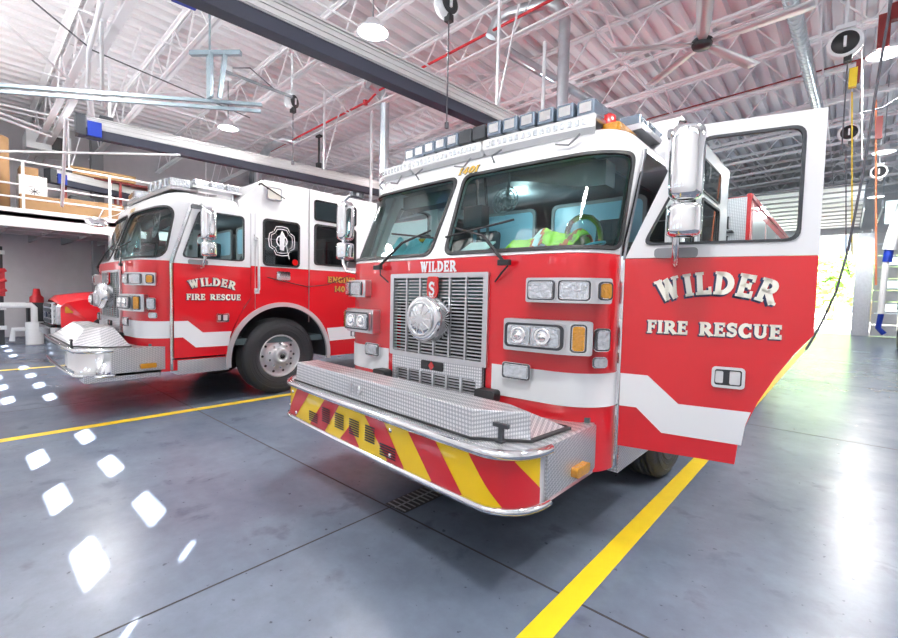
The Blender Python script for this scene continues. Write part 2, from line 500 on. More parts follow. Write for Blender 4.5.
def wheel(parent, name, x, y, sg, r=.53, w=.30, dual=False):
    X = Matrix.Translation((x, y, r)) @ Matrix.Rotation(sg * PI / 2, 4, 'Y')
    t = MB(); hw = w / 2; nocap = True
    prof = [(.30, -hw + .03), (r - .1, -hw), (r - .03, -hw + .02), (r, -hw + .055), (r, hw - .055), (r - .03, hw - .02), (r - .10, hw), (.34, hw - .012), (.30, hw - .03), (.30, -.05)]
    t.lathe(prof, X, 48, caps=False)
    for i in range(5):
        h = -hw + .07 + i * (w - .14) / 4
        t.lathe([(r + .001, h - .012), (r + .007, h - .01), (r + .007, h + .022), (r + .001, h + .024)], X, 48, caps=False)
    for q in (.36, .40, .45): t.lathe([(q, hw - .012 + .004), (q + .006, hw + .004), (q + .012, hw - .002)], X, 48, caps=False)
    tire = t.build(name, 'tire', parent)
    rim = MB()
    rim.lathe([(.305, -.10), (.305, hw - .035), (.292, hw - .018), (.28, hw - .04), (.272, hw - .085), (.25, hw - .10), (.17, hw - .07), (.135, hw - .05), (.12, hw - .045), (.105, hw - .02), (.105, hw + .035), (.09, hw + .045), (.055, hw + .045), (.055, hw + .01), (.0, hw + .01)], X, 40, caps=False)
    rim.build('wheel_rim', 'alloy', tire)
    nb = MB(); hb = MB()
    for k in range(10):
        a = 2 * PI * k / 10
        c = Vector((.165 * math.cos(a), .165 * math.sin(a), hw - .075)); nb.tube([X @ c, X @ (c + Vector((0, 0, .05)))], .017, 6)
        a += PI / 10
        c = Vector((.232 * math.cos(a), .232 * math.sin(a), hw - .095)); hb.tube([X @ c, X @ (c + Vector((0, 0, .008)))], .018, 8)
    nb.build('lug_nuts', 'chrome', tire); hb.build('hand_hole', 'black', tire)
    MB().lathe([(.035, hw + .03), (.03, hw + .05), (0, hw + .052)], X, 16).build('hub_cap', 'black', tire)
    return tire

def make_engine(label, loc, scale, number, open_door, chevron, group):
    RK[0] = .42 if open_door else .34
    slant = .337 if open_door else .255
    DOOR_UP[1] = (slant, 2.47)
    DOOR_WIN[:] = rpoly([(.125, 1.825), (slant + .06, 2.395), (.85, 2.395), (.85, 1.825)], .06)
    T = empty('fire_engine', loc, 0, None, scale)
    tag(T, label, 'fire engine', group)
    # ---- lower cab skin, one piece round the front
    low = MB(); out = [(-SH, .47), (SH, .47), (SH, 1.768), (-SH, 1.768)]
    holes = [rrect(-.47, .47, .80, 1.66, .01, 1)]
    low.slab(out, FM, -.03, 0, holes, .06, grid=True, back=True)
    low.build('front_panel', 'red', T)
    MB().slab([(-SH, .862), (-.52, .862), (-.52, 1.062), (-SH, 1.062)], FM, 0, .006, step=.03, grid=True).build('front_stripe', 'decal', T)
    MB().slab([(.52, .862), (SH, .862), (SH, 1.062), (.52, 1.062)], FM, 0, .006, step=.03, grid=True).build('front_stripe', 'decal', T)
    # ---- upper cab front with both windshield openings and the rounded brow
    sw = SH - (.03 if open_door else .06)
    win = rpoly([(.075, 1.80), (sw, 1.80), (sw - (.05 if open_door else .09), 2.41), (.035, 2.41)], .075 if open_door else .14, 6)
    winl = [(-a, b) for a, b in win][::-1]
    up = MB(); up.slab([(-SH, 1.772), (SH, 1.772), (SH, 2.47), (-SH, 2.47)], FM, -.04, 0, [win, winl], .06, grid=True, back=True)
    LS = SH + 1.2
    vs = []; fs = []; ns = 90; nz = 7
    for j in range(nz + 1):
        for i in range(ns + 1): vs.append(FM(-LS + 2 * LS * i / ns, 2.4701 + .22 * j / nz))
    for j in range(nz):
        for i in range(ns): a = j * (ns + 1) + i; fs.append((a, a + 1, a + ns + 2, a + ns + 1))
    fs.append(tuple(nz * (ns + 1) + i for i in range(ns + 1)))
    up.add(vs, fs, True)
    up.build('cab_brow', 'white', T)
    for sgn, w_ in ((1, win), (-1, winl)):
        g = MB().slab(w_, FM, -.02, -.014, step=.06, grid=True, walls=False).build('windshield', 'glass', T)
        cx = sum(p[0] for p in w_) / len(w_); cz = sum(p[1] for p in w_) / len(w_)
        def sc(k): return [(cx + (a - cx) * (1 + k / .56), cz + (b - cz) * (1 + k / .31)) for a, b in w_]
        MB().slab(sc(.010), FM, -.005, .012, [sc(-.012)], .06).build('gasket', 'black', g)
        # wiper: arm from the cowl up across the pane
        b0 = FM(sgn * .62, 1.72, .05); b1 = FM(sgn * .40, 1.90, .035)
        wp = MB().tube([b0, b1, FM(sgn * .12, 1.98, .03)], [.012, .010, .007], 6)
        wp.tube([FM(sgn * .05, 1.92, .02), FM(sgn * .60, 2.00, .02)], .008, 5)
        wp.cbox(b0, (.085, .03, .035)); wp.tube([b0 + Vector((.03, 0, -.02)), FM(sgn * .60, 1.66, .04), FM(sgn * .53, 1.60, .01)], .006, 5)
        wp.build('wiper', 'black', T)
    # ---- sides
    for sg in (1, -1):
        fm = SM(sg)
        crew = rrect(1.12, 1.64, 1.80, 2.41, .06)
        rearw = rrect(1.90, 2.62, 1.86, 2.44, .05)
        dop = [(.02, .60), (.02, 1.75), (.330, 2.468), (.95, 2.468), (.95, 1.34), (.80, 1.115), (.68, .84), (.64, .60)]
        lo = [(0, .47), (0, 1.768), (.02, 1.768), (.02, .60), (.64, .60)]
        red = [(.0, .47), (.0, 1.77), (.019, 1.77), (.019, .60), (.645, .60)] + [(p[0], p[1]) for p in arch_pts(174, 90)][0:] + [(ARCH_Y, 1.77)]
        s1 = MB()
        # red: sill strip, piece behind the door, piece behind the arch
        s1.slab([(0, .47), (0, 1.77), (.02, 1.77), (.02, .60), (.655, .60), (.65, .50), (.65, .47)], fm, -.03, 0)
        s1.slab([(.95, 1.77), (.95, 1.34), (.80, 1.115), (.70, .88), (.66, .74)] + arch_pts(168, 12) + [(2.14, .47), (3.05, .47), (3.05, 1.77)], fm, -.03, 0)
        s1.build('side_panel', 'red', T)
        s2 = MB().slab([(.95, 1.772), (3.05, 1.772), (3.05, 2.47), (.95, 2.47)], fm, -.03, 0, [crew, rearw])
        s2.slab([(0, 1.772), (.019, 1.772), (slant - .008, 2.469), (slant - .047, 2.469)], fm, -.03, 0)
        s2.build('upper_side_panel', 'white', T)
        for nm, w_ in (('crew_window', crew), ('rear_window', rearw)):
            w = MB().slab(w_, fm, -.012, -.006, walls=False).build(nm, 'dglass', T)
            cx = sum(p[0] for p in w_) / len(w_); cz = sum(p[1] for p in w_) / len(w_)
            k = lambda q: [(cx + (a - cx) * q, cz + (b - cz) * q) for a, b in w_]
            MB().slab(k(1.05), fm, -.002, .010, [k(.965)]).build('gasket', 'black', w)
        w = MB().slab(rrect(1.90, 2.62, 2.52, 2.79, .04), fm, .0, .008).build('upper_window', 'dglass', T)
        MB().slab(rrect(1.88, 2.64, 2.50, 2.81, .05), fm, 0, .006, [rrect(1.905, 2.615, 2.525, 2.785, .04)]).build('gasket', 'black', w)
        # stripe behind the arch
        MB().slab([(2.16, .70), (3.05, .72), (3.05, .93), (2.11, .90)], fm, 0, .003, walls=False).build('side_stripe', 'decal', T)
        # chrome arch trim, inner liner
        tr = MB().slab(arch_pts(-6, 186, ARCH_R + .03, 40) + arch_pts(186, -6, ARCH_R - .03, 40), fm, -.01, .03)
        tr.build('arch_trim', 'alloy', T)
        ln = MB(); P = arch_pts(-4, 184, ARCH_R - .02, 24); n = len(P)
        vs = [Vector((sg * (HW - d), y, z)) for d in (.0, .42) for y, z in P]
        ln.add(vs, [(i, i + 1, n + i + 1, n + i) for i in range(n - 1)] + [tuple(range(n, 2 * n))], True)
        ln.build('wheel_well', 'darkplastic', T)
        # step under the door, hinge strip, seams
        MB().box(*sorted((sg * .95, sg * 1.232)), .07, .66, .42, .50).box(*sorted((sg * 1.2, sg * 1.234)), .07, .64, .50, .59).build('door_step', 'dplate', T)
        h = MB().slab([(-.012, .48), (.018, .48), (.018, 1.75), (slant - .012, 2.47), (slant - .042, 2.47), (-.012, 1.76)], fm, .0, .022)
        h.tube([fm(.003, .56, .022), fm(.003, 1.74, .022)], .011, 8)
        h.build('door_hinge', 'chrome', T)
        MB().slab([(1.795, 1.0), (1.805, 1.0), (1.805, 2.93), (1.795, 2.93)], fm, 0, .012).slab([(1.0, 1.2), (1.008, 1.2), (1.008, 2.47), (1.0, 2.47)], fm, 0, .003).build('door_seam', 'steel', T)
        g = MB().tube([fm(1.02, 1.44, .02), fm(1.02, 1.46, .075), fm(1.02, 2.13, .075), fm(1.02, 2.15, .02)], .017, 8)
        g.cbox(fm(1.02, 1.44, .015), (.03, .06, .07)); g.cbox(fm(1.02, 2.15, .015), (.03, .06, .07))
        g.build('grab_rail', 'pvc', T)
        hd = MB().slab(rrect(1.30, 1.50, 1.60, 1.72, .02), fm, 0, .018); hd.slab(rrect(1.33, 1.47, 1.63, 1.69, .01), fm, .018, .04)
        hd.build('crew_door_handle', 'chrome', T)
        MB().tube([fm(1.16, 1.63, .03), fm(1.3, 1.60, .035), fm(1.75, 1.52, .035), fm(2.1, 1.56, .035), fm(2.5, 1.72, .03)], .006, 5).build('hand_strap', 'black', T)
        if not open_door or sg == -1:
            MB().slab(rrect(1.15, 1.36, 2.70 - .02, 2.85, .02), fm, 0, .03).build('scene_light', 'chrome', T)
            b = MB().slab(rrect(1.165, 1.345, 2.695, 2.835, .015), fm, .03, .036).build('scene_light_lens', 'cream', T)
        MB().tube([fm(1.05, 2.86, .01), fm(1.07, 2.865, .04), fm(1.40, 2.72, .05)], [.018, .012, .006], 6).build('antenna_whip', 'black', T)
        # cab door
        rz = 0
        if sg == 1 and open_door: rz = -R(76)
        D = MB().slab(DOOR_LOW, DM(sg), -.035, .012, back=True)
        D = D.build('cab_door', 'red', T); D.location = (sg * (HW + .004), 0, 0)
        if rz: D.location = (sg * (HW + .0), .0, 0); D.rotation_euler.z = rz
        dm = DM(sg)
        MB().slab(DOOR_UP, dm, -.035, .012, [DOOR_WIN], back=True).build('window_frame', 'white', D)
        MB().slab(DOOR_WIN, dm, -.012, -.008, walls=False).build('door_window', 'sglass', D)
        c = (.55, 2.11); kk = lambda q: [(c[0] + (a - c[0]) * q, c[1] + (b - c[1]) * q) for a, b in DOOR_WIN]
        MB().slab(kk(1.022), dm, -.0, .020, [kk(.972)]).build('gasket', 'darkplastic', D)
        MB().slab([(.03, .865), (.03, 1.062), (.18, 1.062), (.345, .915), (.69, .915), (.668, .84), (.655, .73), (.265, .735), (.125, .865)][::-1], dm, .012, .015, walls=False).build('door_stripe', 'decal', D)
        hn = MB().slab(rrect(.50, .655, 1.035, 1.15, .02), dm, .01, .03, [rrect(.515, .64, 1.05, 1.135, .012)])
        hn = hn.build('door_handle', 'chrome', D)
        MB().slab(rrect(.513, .642, 1.048, 1.137, .01), dm, .005, .016).build('handle_recess', 'darkplastic', hn)
        MB().slab(rrect(.585, .633, 1.057, 1.128, .006), dm, .014, .032).build('handle_paddle', 'alloy', hn)
        MB().slab(rrect(.519, .555, 1.06, 1.125, .006), dm, .014, .024).build('lock_plate', 'alloy', hn)
        if sg == 1:
            tx = MB()
            if open_door: text(tx, 'WILDER', dm, .225, .765, 1.49, .118, .018, .055)
            else: text(tx, 'WILDER', dm, .20, .73, 1.445, .10, .018, .045)
            tx.build('door_lettering', ['cream', 'navy'], D); tx = MB()
            text(tx, 'FIRE', dm, .165, .375, 1.315, .072, .018)
            tx.build('door_lettering', ['cream', 'navy'], D); tx = MB()
            text(tx, 'RESCUE', dm, .43, .805, 1.315, .072, .018)
            tx.build('door_lettering', ['cream', 'navy'], D)
            if number == '1403':
                tx = MB(); text(tx, 'ENGINE', fm, 2.12, 2.62, 1.60, .085, .006); tx.build('engine_lettering', ['gold', 'navy'], T); tx = MB(); text(tx, '1403', fm, 2.24, 2.50, 1.46, .085, .006)
                tx.build('engine_number', ['gold', 'navy'], T)
                em = MB(); cy, cz = 1.38, 2.14
                pts = []
                for q in range(4):
                    a = q * 90
                    for da, r in ((-42, .20), (-25, .235), (0, .225), (25, .235), (42, .20), (45, .12)):
                        pts.append((cy + r * .95 * math.cos(R(a + da)), cz + r * math.sin(R(a + da))))
                k2 = lambda q: [(cy + (a - cy) * q, cz + (b - cz) * q) for a, b in pts]
                em.slab(k2(.92), fm, .0, .003, [k2(.87)], walls=False); em.slab(k2(.76), fm, 0, .003, [k2(.72)], walls=False)
                em.slab([(cy + .085 * math.cos(R(t)), cz + .085 * math.sin(R(t))) for t in range(0, 360, 20)], fm, 0, .003, [[(cy + .068 * math.cos(R(t)), cz + .068 * math.sin(R(t))) for t in range(0, 360, 20)]], walls=False)
                em.slab([(cy - .03, cz - .12), (cy + .03, cz - .13), (cy + .045, cz + .08), (cy, cz + .15), (cy - .035, cz + .06)], fm, 0, .003, walls=False)
                em.tube([fm(cy + .04, cz + .02, .004), fm(cy + .11, cz - .24, .004)], .006, 5)
                em.build('window_emblem', 'decal', T)
                MB().slab([(1.58 + .045 * math.cos(R(t)), 1.86 + .045 * math.sin(R(t))) for t in range(0, 360, 24)], fm, 0, .003).build('round_sticker', 'redlens', T)
        # mirror on its arm
        ux = .295 if sg == 1 else (-.10 if open_door else .25)
        off = .20 if (open_door and sg == 1) else .24
        arm = MB().tube([dm(ux, 2.44, .02), dm(ux, 2.445, off * .6), dm(ux, 2.40, off), dm(ux, 1.80, off), dm(ux, 1.72, off * .75), dm(ux, 1.70, .02)], .017, 8)
        mb_ = MB().slab(rrect(ux - .11, ux + .11, 1.745, 1.80, .02), dm, .01, .03).slab(rrect(ux - .07, ux + .07, 2.41, 2.46, .015), dm, .01, .04)
        arm = arm.build('mirror_arm', 'chrome', D); mb_.build('mirror_bracket', 'grey', D)
        hd = MB()
        def pod(z0, z1, w, d):
            rings = []; n = 20; zs = [(0, .55), (.03, .82), (.08, .97), (.2, 1), (.8, 1), (.92, .96), (.975, .8), (1, .55)]
            for t, k in zs:
                rings.append([dm(ux + .035 + w * k * math.copysign(abs(math.cos(2 * PI * i / n)) ** .7, math.cos(2 * PI * i / n)), z0 + (z1 - z0) * t, off + .02 + d * k * math.copysign(abs(math.sin(2 * PI * i / n)) ** .8, math.sin(2 * PI * i / n))) for i in range(n)])
            vs = [v for r_ in rings for v in r_]; m = len(rings)
            hd.add(vs, [(j * n + i, j * n + (i + 1) % n, (j + 1) * n + (i + 1) % n, (j + 1) * n + i) for j in range(m - 1) for i in range(n)] + [tuple(range(n)), tuple(range((m - 1) * n, m * n))], True)
        pod(2.025, 2.405, .083, .07); pod(1.835, 2.005, .083, .075)
        hd.build('mirror_head', 'chrome', D)
    # added curved band and pale blue panels imitating reflections in the windshield
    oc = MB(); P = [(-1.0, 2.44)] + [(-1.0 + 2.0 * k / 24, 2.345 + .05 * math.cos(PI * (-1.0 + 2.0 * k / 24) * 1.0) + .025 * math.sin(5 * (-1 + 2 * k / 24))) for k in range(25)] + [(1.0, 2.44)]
    oc.slab(P, lambda x, z, o: Vector((x, o, z)), .26, .42, back=True); oc.build('reflection_band', 'grey', T)
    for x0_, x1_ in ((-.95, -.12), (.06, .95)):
        fr_ = MB().slab(rrect(x0_, x1_, 1.90, 2.40, .06), lambda x, z, o: Vector((x, o + .25 * 0, z)), 1.24, 1.27, [rrect(x0_ + .03, x1_ - .03, 2.0, 2.37, .05)], back=True).build('reflection_frame', 'grey', T)
        MB().slab(rrect(x0_ + .03, x1_ - .03, 2.0, 2.37, .05), lambda x, z, o: Vector((x, o, z)), 1.25, 1.26, back=True).build('reflection_panel', 'reflect_blue', fr_)
    # ---- raised crew roof
    rr = MB(); prof = [(.78, 2.60), (1.13, 2.94), (3.05, 2.94), (3.05, 2.46), (.80, 2.46)]
    def PM(y, z, o): return Vector((o, y, z))
    rr.slab(prof, PM, -1.218, 1.218, back=True)
    rr.build('raised_roof', 'white', T, bevel=.025)
    # ---- cab interior
    MB().box(-1.15, 1.15, -.20, 3.0, .72, .80).box(-.38, .38, -.1, 2.0, .8, 1.45).box(-1.16, 1.16, 2.98, 3.03, .8, 2.45).build('cab_floor', 'liner', T)
    MB().box(-.92, .92, .10, 2.9, 2.44, 2.46).build('headliner', 'grey', T)
    ds = MB(); P = [(-.22, 1.45), (-.24, 1.70), (-.10, 1.76), (.10, 1.74), (.2, 1.62), (.22, 1.3)]
    ds.slab(P, PM, -1.05, 1.05, back=True); ds.build('dashboard', 'dash', T, bevel=.02)
    bn = MB(); vs = []; fs = []; n = 12
    for j, x in enumerate((.38, .45, .62, .80, .95, 1.02)):
        k = (.0, .75, 1, 1, .75, 0)[j]
        for i in range(n + 1): a = PI * i / n; vs.append((x, .02 + .2 * math.cos(a), 1.72 + .13 * k * math.sin(a)))
    for j in range(5):
        for i in range(n): a = j * (n + 1) + i; fs.append((a, a + 1, a + n + 2, a + n + 1))
    bn.add(vs, fs, True); bn.build('gauge_hood', 'darkplastic', T)
    X = Matrix.Translation((.70, .40, 1.72)) @ Matrix.Rotation(R(-38), 4, 'X')
    sw_ = MB().tube([X @ Vector((.23 * math.cos(2 * PI * k / 28), .23 * math.sin(2 * PI * k / 28), 0)) for k in range(29)], .016, 8, cap=False)
    sw_.lathe([(.07, -.02), (.07, .03), (.0, .035)], X, 20)
    for a in (90, 210, 330): sw_.tube([X @ Vector((.06 * math.cos(R(a)), .06 * math.sin(R(a)), 0)), X @ Vector((.225 * math.cos(R(a)), .225 * math.sin(R(a)), 0))], .014, 6)
    sw_.tube([X @ Vector((0, 0, 0)), X @ Vector((0, 0, -.4))], .04, 8)
    sw_.build('steering_wheel', 'black', T)
    for x in (.68, -.68):
        s = MB(); s.box(x - .25, x + .25, .55, 1.02, 1.15, 1.30); s.build('seat_cushion', 'vinyl', T, bevel=.04)
        s = MB(); X = Matrix.Translation((x, 1.0, 1.25)) @ Matrix.Rotation(R(-10), 4, 'X')
        s.box(-.24, .24, 0, .14, 0, .72, X); s.box(-.14, .14, 0, .12, .74, .98, X); s.build('seat_back', 'vinyl', T, bevel=.04)
    for x in (-.6, .0, .6):
        s = MB().box(x - .22, x + .22, 2.3, 2.44, 1.2, 2.15).box(x - .22, x + .22, 1.95, 2.35, 1.1, 1.25); s.build('crew_seat', 'vinyl', T, bevel=.03)
    fn = MB(); X = Matrix.Translation((.30, .10, 2.22)) @ Matrix.Rotation(R(80), 4, 'X')
    for r in (.11, .085, .055): fn.tube([X @ Vector((r * math.cos(2 * PI * k / 24), r * math.sin(2 * PI * k / 24), 0)) for k in range(25)], .004, 5, cap=False)
    for k in range(12): fn.tube([X @ Vector((.02 * math.cos(2 * PI * k / 12), .02 * math.sin(2 * PI * k / 12), .01)), X @ Vector((.11 * math.cos(2 * PI * k / 12), .11 * math.sin(2 * PI * k / 12), 0))], .003, 4)
    fn.lathe([(.03, -.04), (.03, .01), (0, .012)], X, 12); fn.tube([(.30, .13, 2.25), (.30, .16, 2.5)], .012, 6)
    fn.build('cab_fan', 'grey', T)
    cr = MB()
    for k in range(2): cr.tube([(-.02 + .08 * k, .16, 2.46), (-.03 + .1 * k, .2, 2.1), (.05 + .06 * k, .15, 1.85), (.0, .1, 1.74)], .012, 6)
    cr.box(-.10, .08, .10, .2, 2.06, 2.22); cr.box(.42, .50, .08, .12, 1.74, 1.82); cr.build('radio_gear', 'darkplastic', T)
    # ---- grille
    gy = lambda x, z, o=0.: FM(x, z, o)
    gf = MB().slab(rrect(-.485, .485, 1.03, 1.665, .01, 2), FM, -.02, .022, [rrect(-.445, .445, 1.065, 1.635, .01, 2)], .1).build('grille', 'steel', T)
    sl = MB()
    for k in range(24): z = 1.072 + k * .0243; sl.slab([(-.445, z), (.445, z), (.445, z + .008), (-.445, z + .008)], FM, -.01, .006, step=.12)
    sl.build('grille_slats', 'steel', gf)
    vb = MB()
    for k in range(1, 6): x = -.445 + .89 * k / 6; vb.slab([(x - .008, 1.065), (x + .008, 1.065), (x + .008, 1.635), (x - .008, 1.635)], FM, -.005, .014, step=.2)
    vb.build('grille_bars', 'steel', gf)
    MB().box(-.5, .5, -.20, -.18, .78, 1.66).build('radiator', 'black', T)
    lg = MB().slab([(-.45, .78), (.45, .78), (.45, 1.03), (-.45, 1.03)], FM, -.01, .018, [rrect(-.40, .40, .83, .935, .02, 3)], .1).build('lower_grille', 'dplate', T)
    sl = MB()
    for k in range(5): z = .835 + k * .021; sl.slab([(-.40, z), (.40, z), (.40, z + .008), (-.40, z + .008)], FM, -.01, .006, step=.12)
    for k in range(1, 6): x = -.40 + .80 * k / 6; sl.slab([(x - .01, .83), (x + .01, .83), (x + .01, .935), (x - .01, .935)], FM, -.005, .012)
    sl.build('lower_grille_slats', 'steel', lg)
    np_ = MB().slab(rrect(-.11, .11, .955, 1.02, .01, 2), FM, .018, .026).build('name_plate', 'black', T)
    MB().slab([(0, .955), (.03, .988), (0, 1.02), (-.03, .988)][::1], FM, .026, .03).build('plate_emblem', 'redlens', np_)
    bd = MB().slab(rpoly([(-.05, 1.64), (.05, 1.64), (.055, 1.54), (.045, 1.49), (0, 1.455), (-.045, 1.49), (-.055, 1.54)], .02, 3), FM, .02, .035).build('shield_badge', 'redlens', T)
    tx = MB(); strokes(tx, G['S'][1], lambda q: (-.033 + q[0] * .085, 1.50 + q[1] * .10), FM, .038); tx.build('badge_letter', 'decal', bd)
    X = Matrix.Translation((.0, -.32, 1.335)) @ Matrix.Rotation(PI / 2, 4, 'X') @ Matrix.Diagonal((1.22, 1.22, .66, 1))
    sp = MB().lathe([(.115, 0), (.135, .02), (.14, .10), (.132, .20), (.118, .225), (.105, .215), (.095, .225), (.07, .235), (.0, .245)], X, 36).build('siren', 'chrome', T)
    rg = MB()
    for r in (.095, .055): rg.tube([X @ Vector((r * math.cos(2 * PI * k / 28), r * math.sin(2 * PI * k / 28), .23)) for k in range(29)], .006, 6, cap=False)
    for k in range(10): a = 2 * PI * k / 10; rg.tube([X @ Vector((.03 * math.cos(a), .03 * math.sin(a), .24)), X @ Vector((.095 * math.cos(a), .095 * math.sin(a), .23))], .005, 5)
    rg.build('siren_guard', 'steel', sp)
    if number == '1401':
        tx = MB(); text(tx, 'WILDER', FM, -.155, .20, 1.675, .075, .006, shadow=False); tx.build('front_lettering', 'decal', T)
    tx = MB(); text(tx, number, FM, -.045, .145, 2.432, .052, .006, shear=.25, sh=(.05, -.05)); tx.build('roof_number', ['gold', 'navy'], T)
    # ---- headlamps and warning lamps
    for sg in (1, -1):
        def q(x, z, o=0., sg=sg): return FM(sg * x, z, o)
        sx = s_of(1.208)
        for nm, a, b, z0, z1, d in (('upper_lamp_housing', .782, 1.245, 1.475, 1.622, .06), ('headlamp_housing', .645, 1.15, 1.175, 1.372, .075)):
            h = MB().slab(rrect(a, b, z0, z1, .012, 2), q, 0, d, step=.05).build(nm, 'steel', T)
        lamp_unit(T, 'warning_lamp', .80, .972, 1.486, 1.61, .065, fm=q); lamp_unit(T, 'warning_lamp', .98, 1.135, 1.486, 1.61, .065, fm=q)
        lamp_unit(T, 'turn_lamp', 1.165, 1.238, 1.492, 1.605, .065, 'amber', fm=q)
        hb = MB().slab(rrect(.66, 1.03, 1.192, 1.357, .03, 4), q, .08, .10, step=.05).build('headlamp', 'steel', T)
        MB().slab(rrect(.67, 1.02, 1.20, 1.349, .028, 4), q, .10, .106, [rrect(.684, 1.006, 1.213, 1.336, .02, 4)], step=.05).build('headlamp_gasket', 'darkplastic', hb)
        for a in (.692, .852):
            MB().slab(rrect(a, a + .148, 1.217, 1.332, .02, 4), q, .10, .112, step=.04).build('headlamp_lens', 'lens', hb)
            c = q(a + .074, 1.274, .108); X = Matrix.Translation(c) @ Matrix.Rotation(PI / 2, 4, 'X')
            MB().lathe([(.052, .0), (.05, .012), (.04, .006), (.018, .004), (.014, .02), (0, .024)], X, 20).build('headlamp_bulb', 'bulb', hb)
        lamp_unit(T, 'indicator_lamp', 1.045, 1.125, 1.19, 1.358, .075, 'amber', fm=q)
        lamp_unit(T, 'corner_lamp', 1.16, 1.245, 1.20, 1.335, .05, 'lens', fm=q)
        lamp_unit(T, 'intersection_lamp', .615, .815, .985, 1.092, .02, 'lens', fm=q, rim=.018)
        lamp_unit(T, 'side_marker_lamp', 1.165, 1.25, 1.10, 1.165, .02, 'lens', fm=q, rim=.006)
        MB().slab(rrect(.45, .60, .82, .90, .02, 3), q, .02, .10).build('tow_bracket', 'black', T)
    # ---- bumper
    BX, BY = 1.20, -.90 if chevron else -.84
    KX = -.085 if chevron else 0.
    def bplan(s):
        x, y, nx, ny = bplan0(s); return ((x * (1.10 if x < 0 else 1) - .03) if chevron else x, y + KX * x, nx, ny)
    def bplan0(s):
        """front edge of the bumper, s from the middle"""
        a = abs(s); sg = 1 if s >= 0 else -1; L0 = .985; rr_ = .215; Lc = rr_ * PI / 2
        if a <= L0: return (s, BY - .02 * (1 - (a / L0) ** 2), 0, -1)
        if a <= L0 + Lc: t = (a - L0) / rr_; return (sg * (L0 + rr_ * math.sin(t)), BY + 1.25 * rr_ * (1 - math.cos(t)), sg * math.sin(t), -math.cos(t))
        return (sg * BX, BY + 1.25 * rr_ + (a - L0 - Lc), sg, 0)
    def BM(s, z, o=0.):
        x, y, nx, ny = bplan(s); return Vector((x + nx * o, y + ny * o, z))
    LE = .985 + .215 * PI / 2
    bb = MB(); vs = []; n = 64; Lt = LE + .57
    for z in (.47, .765):
        for i in range(n + 1): vs.append(BM(-Lt + 2 * Lt * i / n, z, 0))
    bb.add(vs, [(i, i + 1, n + i + 2, n + i + 1) for i in range(n)] + [tuple(range(n + 1))], True)
    bb.add(vs[n + 1:], [tuple(range(n + 1))])
    bumper = bb.build('bumper', 'chrome' if not chevron else 'steel', T)
    top = MB(); top.slab([tuple(BM(-Lt + 2 * Lt * i / n, 0)[:2]) for i in range(n + 1)], lambda x, y, o: Vector((x, y, .765 + o)), 0, .006)
    top.build('bumper_deck', 'dplate', bumper)
    for sg in (1, -1):
        MB().slab(rrect(LE + .0, LE + .57, .50, .768, .02, 3), lambda s, z, o, sg=sg: BM(sg * s, z, o), 0, .012, step=.05).build('bumper_side_plate', 'dplate', bumper)
        m_ = MB().slab(rrect(LE + .26, LE + .42, .535, .59, .015, 3), lambda s, z, o, sg=sg: BM(sg * s, z, o), .012, .05).build('side_marker', 'amber', T)
    if chevron:
        ch = MB(); s0, s1 = -LE - .0, LE - .04; z0, z1 = .495, .73
        base = [(s0, z0), (s1, z0), (s1, z1), (s0, z1)]
        ch.slab(base, BM, 0, .004, step=.05, grid=True, walls=False, mi=0)
        pw = .236; sl_ = .215
        def clip(poly):
            for ax, lim, keep in ((0, s0, 1), (0, s1, -1)):
                o_ = []
                for i in range(len(poly)):
                    a, b = poly[i - 1], poly[i]; ia, ib = (a[ax] - lim) * keep >= 0, (b[ax] - lim) * keep >= 0
                    if ia != ib: t = (lim - a[ax]) / (b[ax] - a[ax]); o_.append((a[0] + (b[0] - a[0]) * t, a[1] + (b[1] - a[1]) * t))
                    if ib: o_.append(b)
                poly = o_
                if not poly: return []
            return poly
        for t0, t1, b0, b1 in ((-.285, -.477, -.474, -.695), (-.705, -.905, -.93, -1.075), (-.006, .21, .26, .42), (.44, .67, .656, .88), (.906, 1.15, 1.11, 1.35)):
            pl = clip([(b0, z0), (b1, z0), (t1, z1), (t0, z1)] if b1 > b0 else [(b1, z0), (b0, z0), (t0, z1), (t1, z1)])
            if len(pl) > 2: ch.slab(pl, BM, 0, .007, step=.05, grid=True, walls=False, mi=1)
        ch.slab([(-.275, z0), (-.047, z0), (-.155, z0 + .125)], BM, 0, .007, walls=False, mi=1)
        ch.build('chevron_panel', ['yellow', 'cred'], bumper)
        for (a, b, z0_, z1_) in ((-.70, -.57, .525, .605), (-.51, -.40, .565, .675), (-.335, -.225, .565, .675), (-.16, -.05, .565, .675), (.015, .125, .565, .675), (.18, .34, .52, .60)):
            sp_ = MB(); nk = 7 if z1_ - z0_ > .09 else 5; h = (z1_ - z0_) / nk
            for k in range(nk): sp_.slab([(a, z0_ + k * h), (b, z0_ + k * h), (b, z0_ + k * h + h * .62), (a, z0_ + k * h + h * .62)], BM, .004, .012, walls=False)
            sp_.build('bumper_vent', 'black', bumper)
        bo = MB()
        for a, z in ((-.98, .69), (-.92, .53), (.28, .69), (.28, .54), (-1.1, .55)):
            c = BM(a, z, .007); bo.lathe([(.014, 0), (.012, .006), (0, .008)], Matrix.Translation(c) @ Matrix.Rotation(PI / 2, 4, 'X'), 10)
        bo.build('bumper_bolt', 'chrome', bumper)
    else:
        MB().slab([(-LE + .1, .50), (LE - .1, .50), (LE - .1, .74), (-LE + .1, .74)], BM, .0, .012, [rrect(.55, 1.28, .53, .72, .01, 1)], .05, grid=True).build('bumper_face', 'chrome', bumper)
        MB().box(.95, 1.20, -.80, -.1, .42, .50).build('bumper_bracket', 'dplate', T)
    rl = MB(); Lr = LE + .02
    for z, r in ((.755, .026), (.482, .02)): rl.tube([BM(-Lr + 2 * Lr * i / 60, z, .012) for i in range(61)], r, 10)
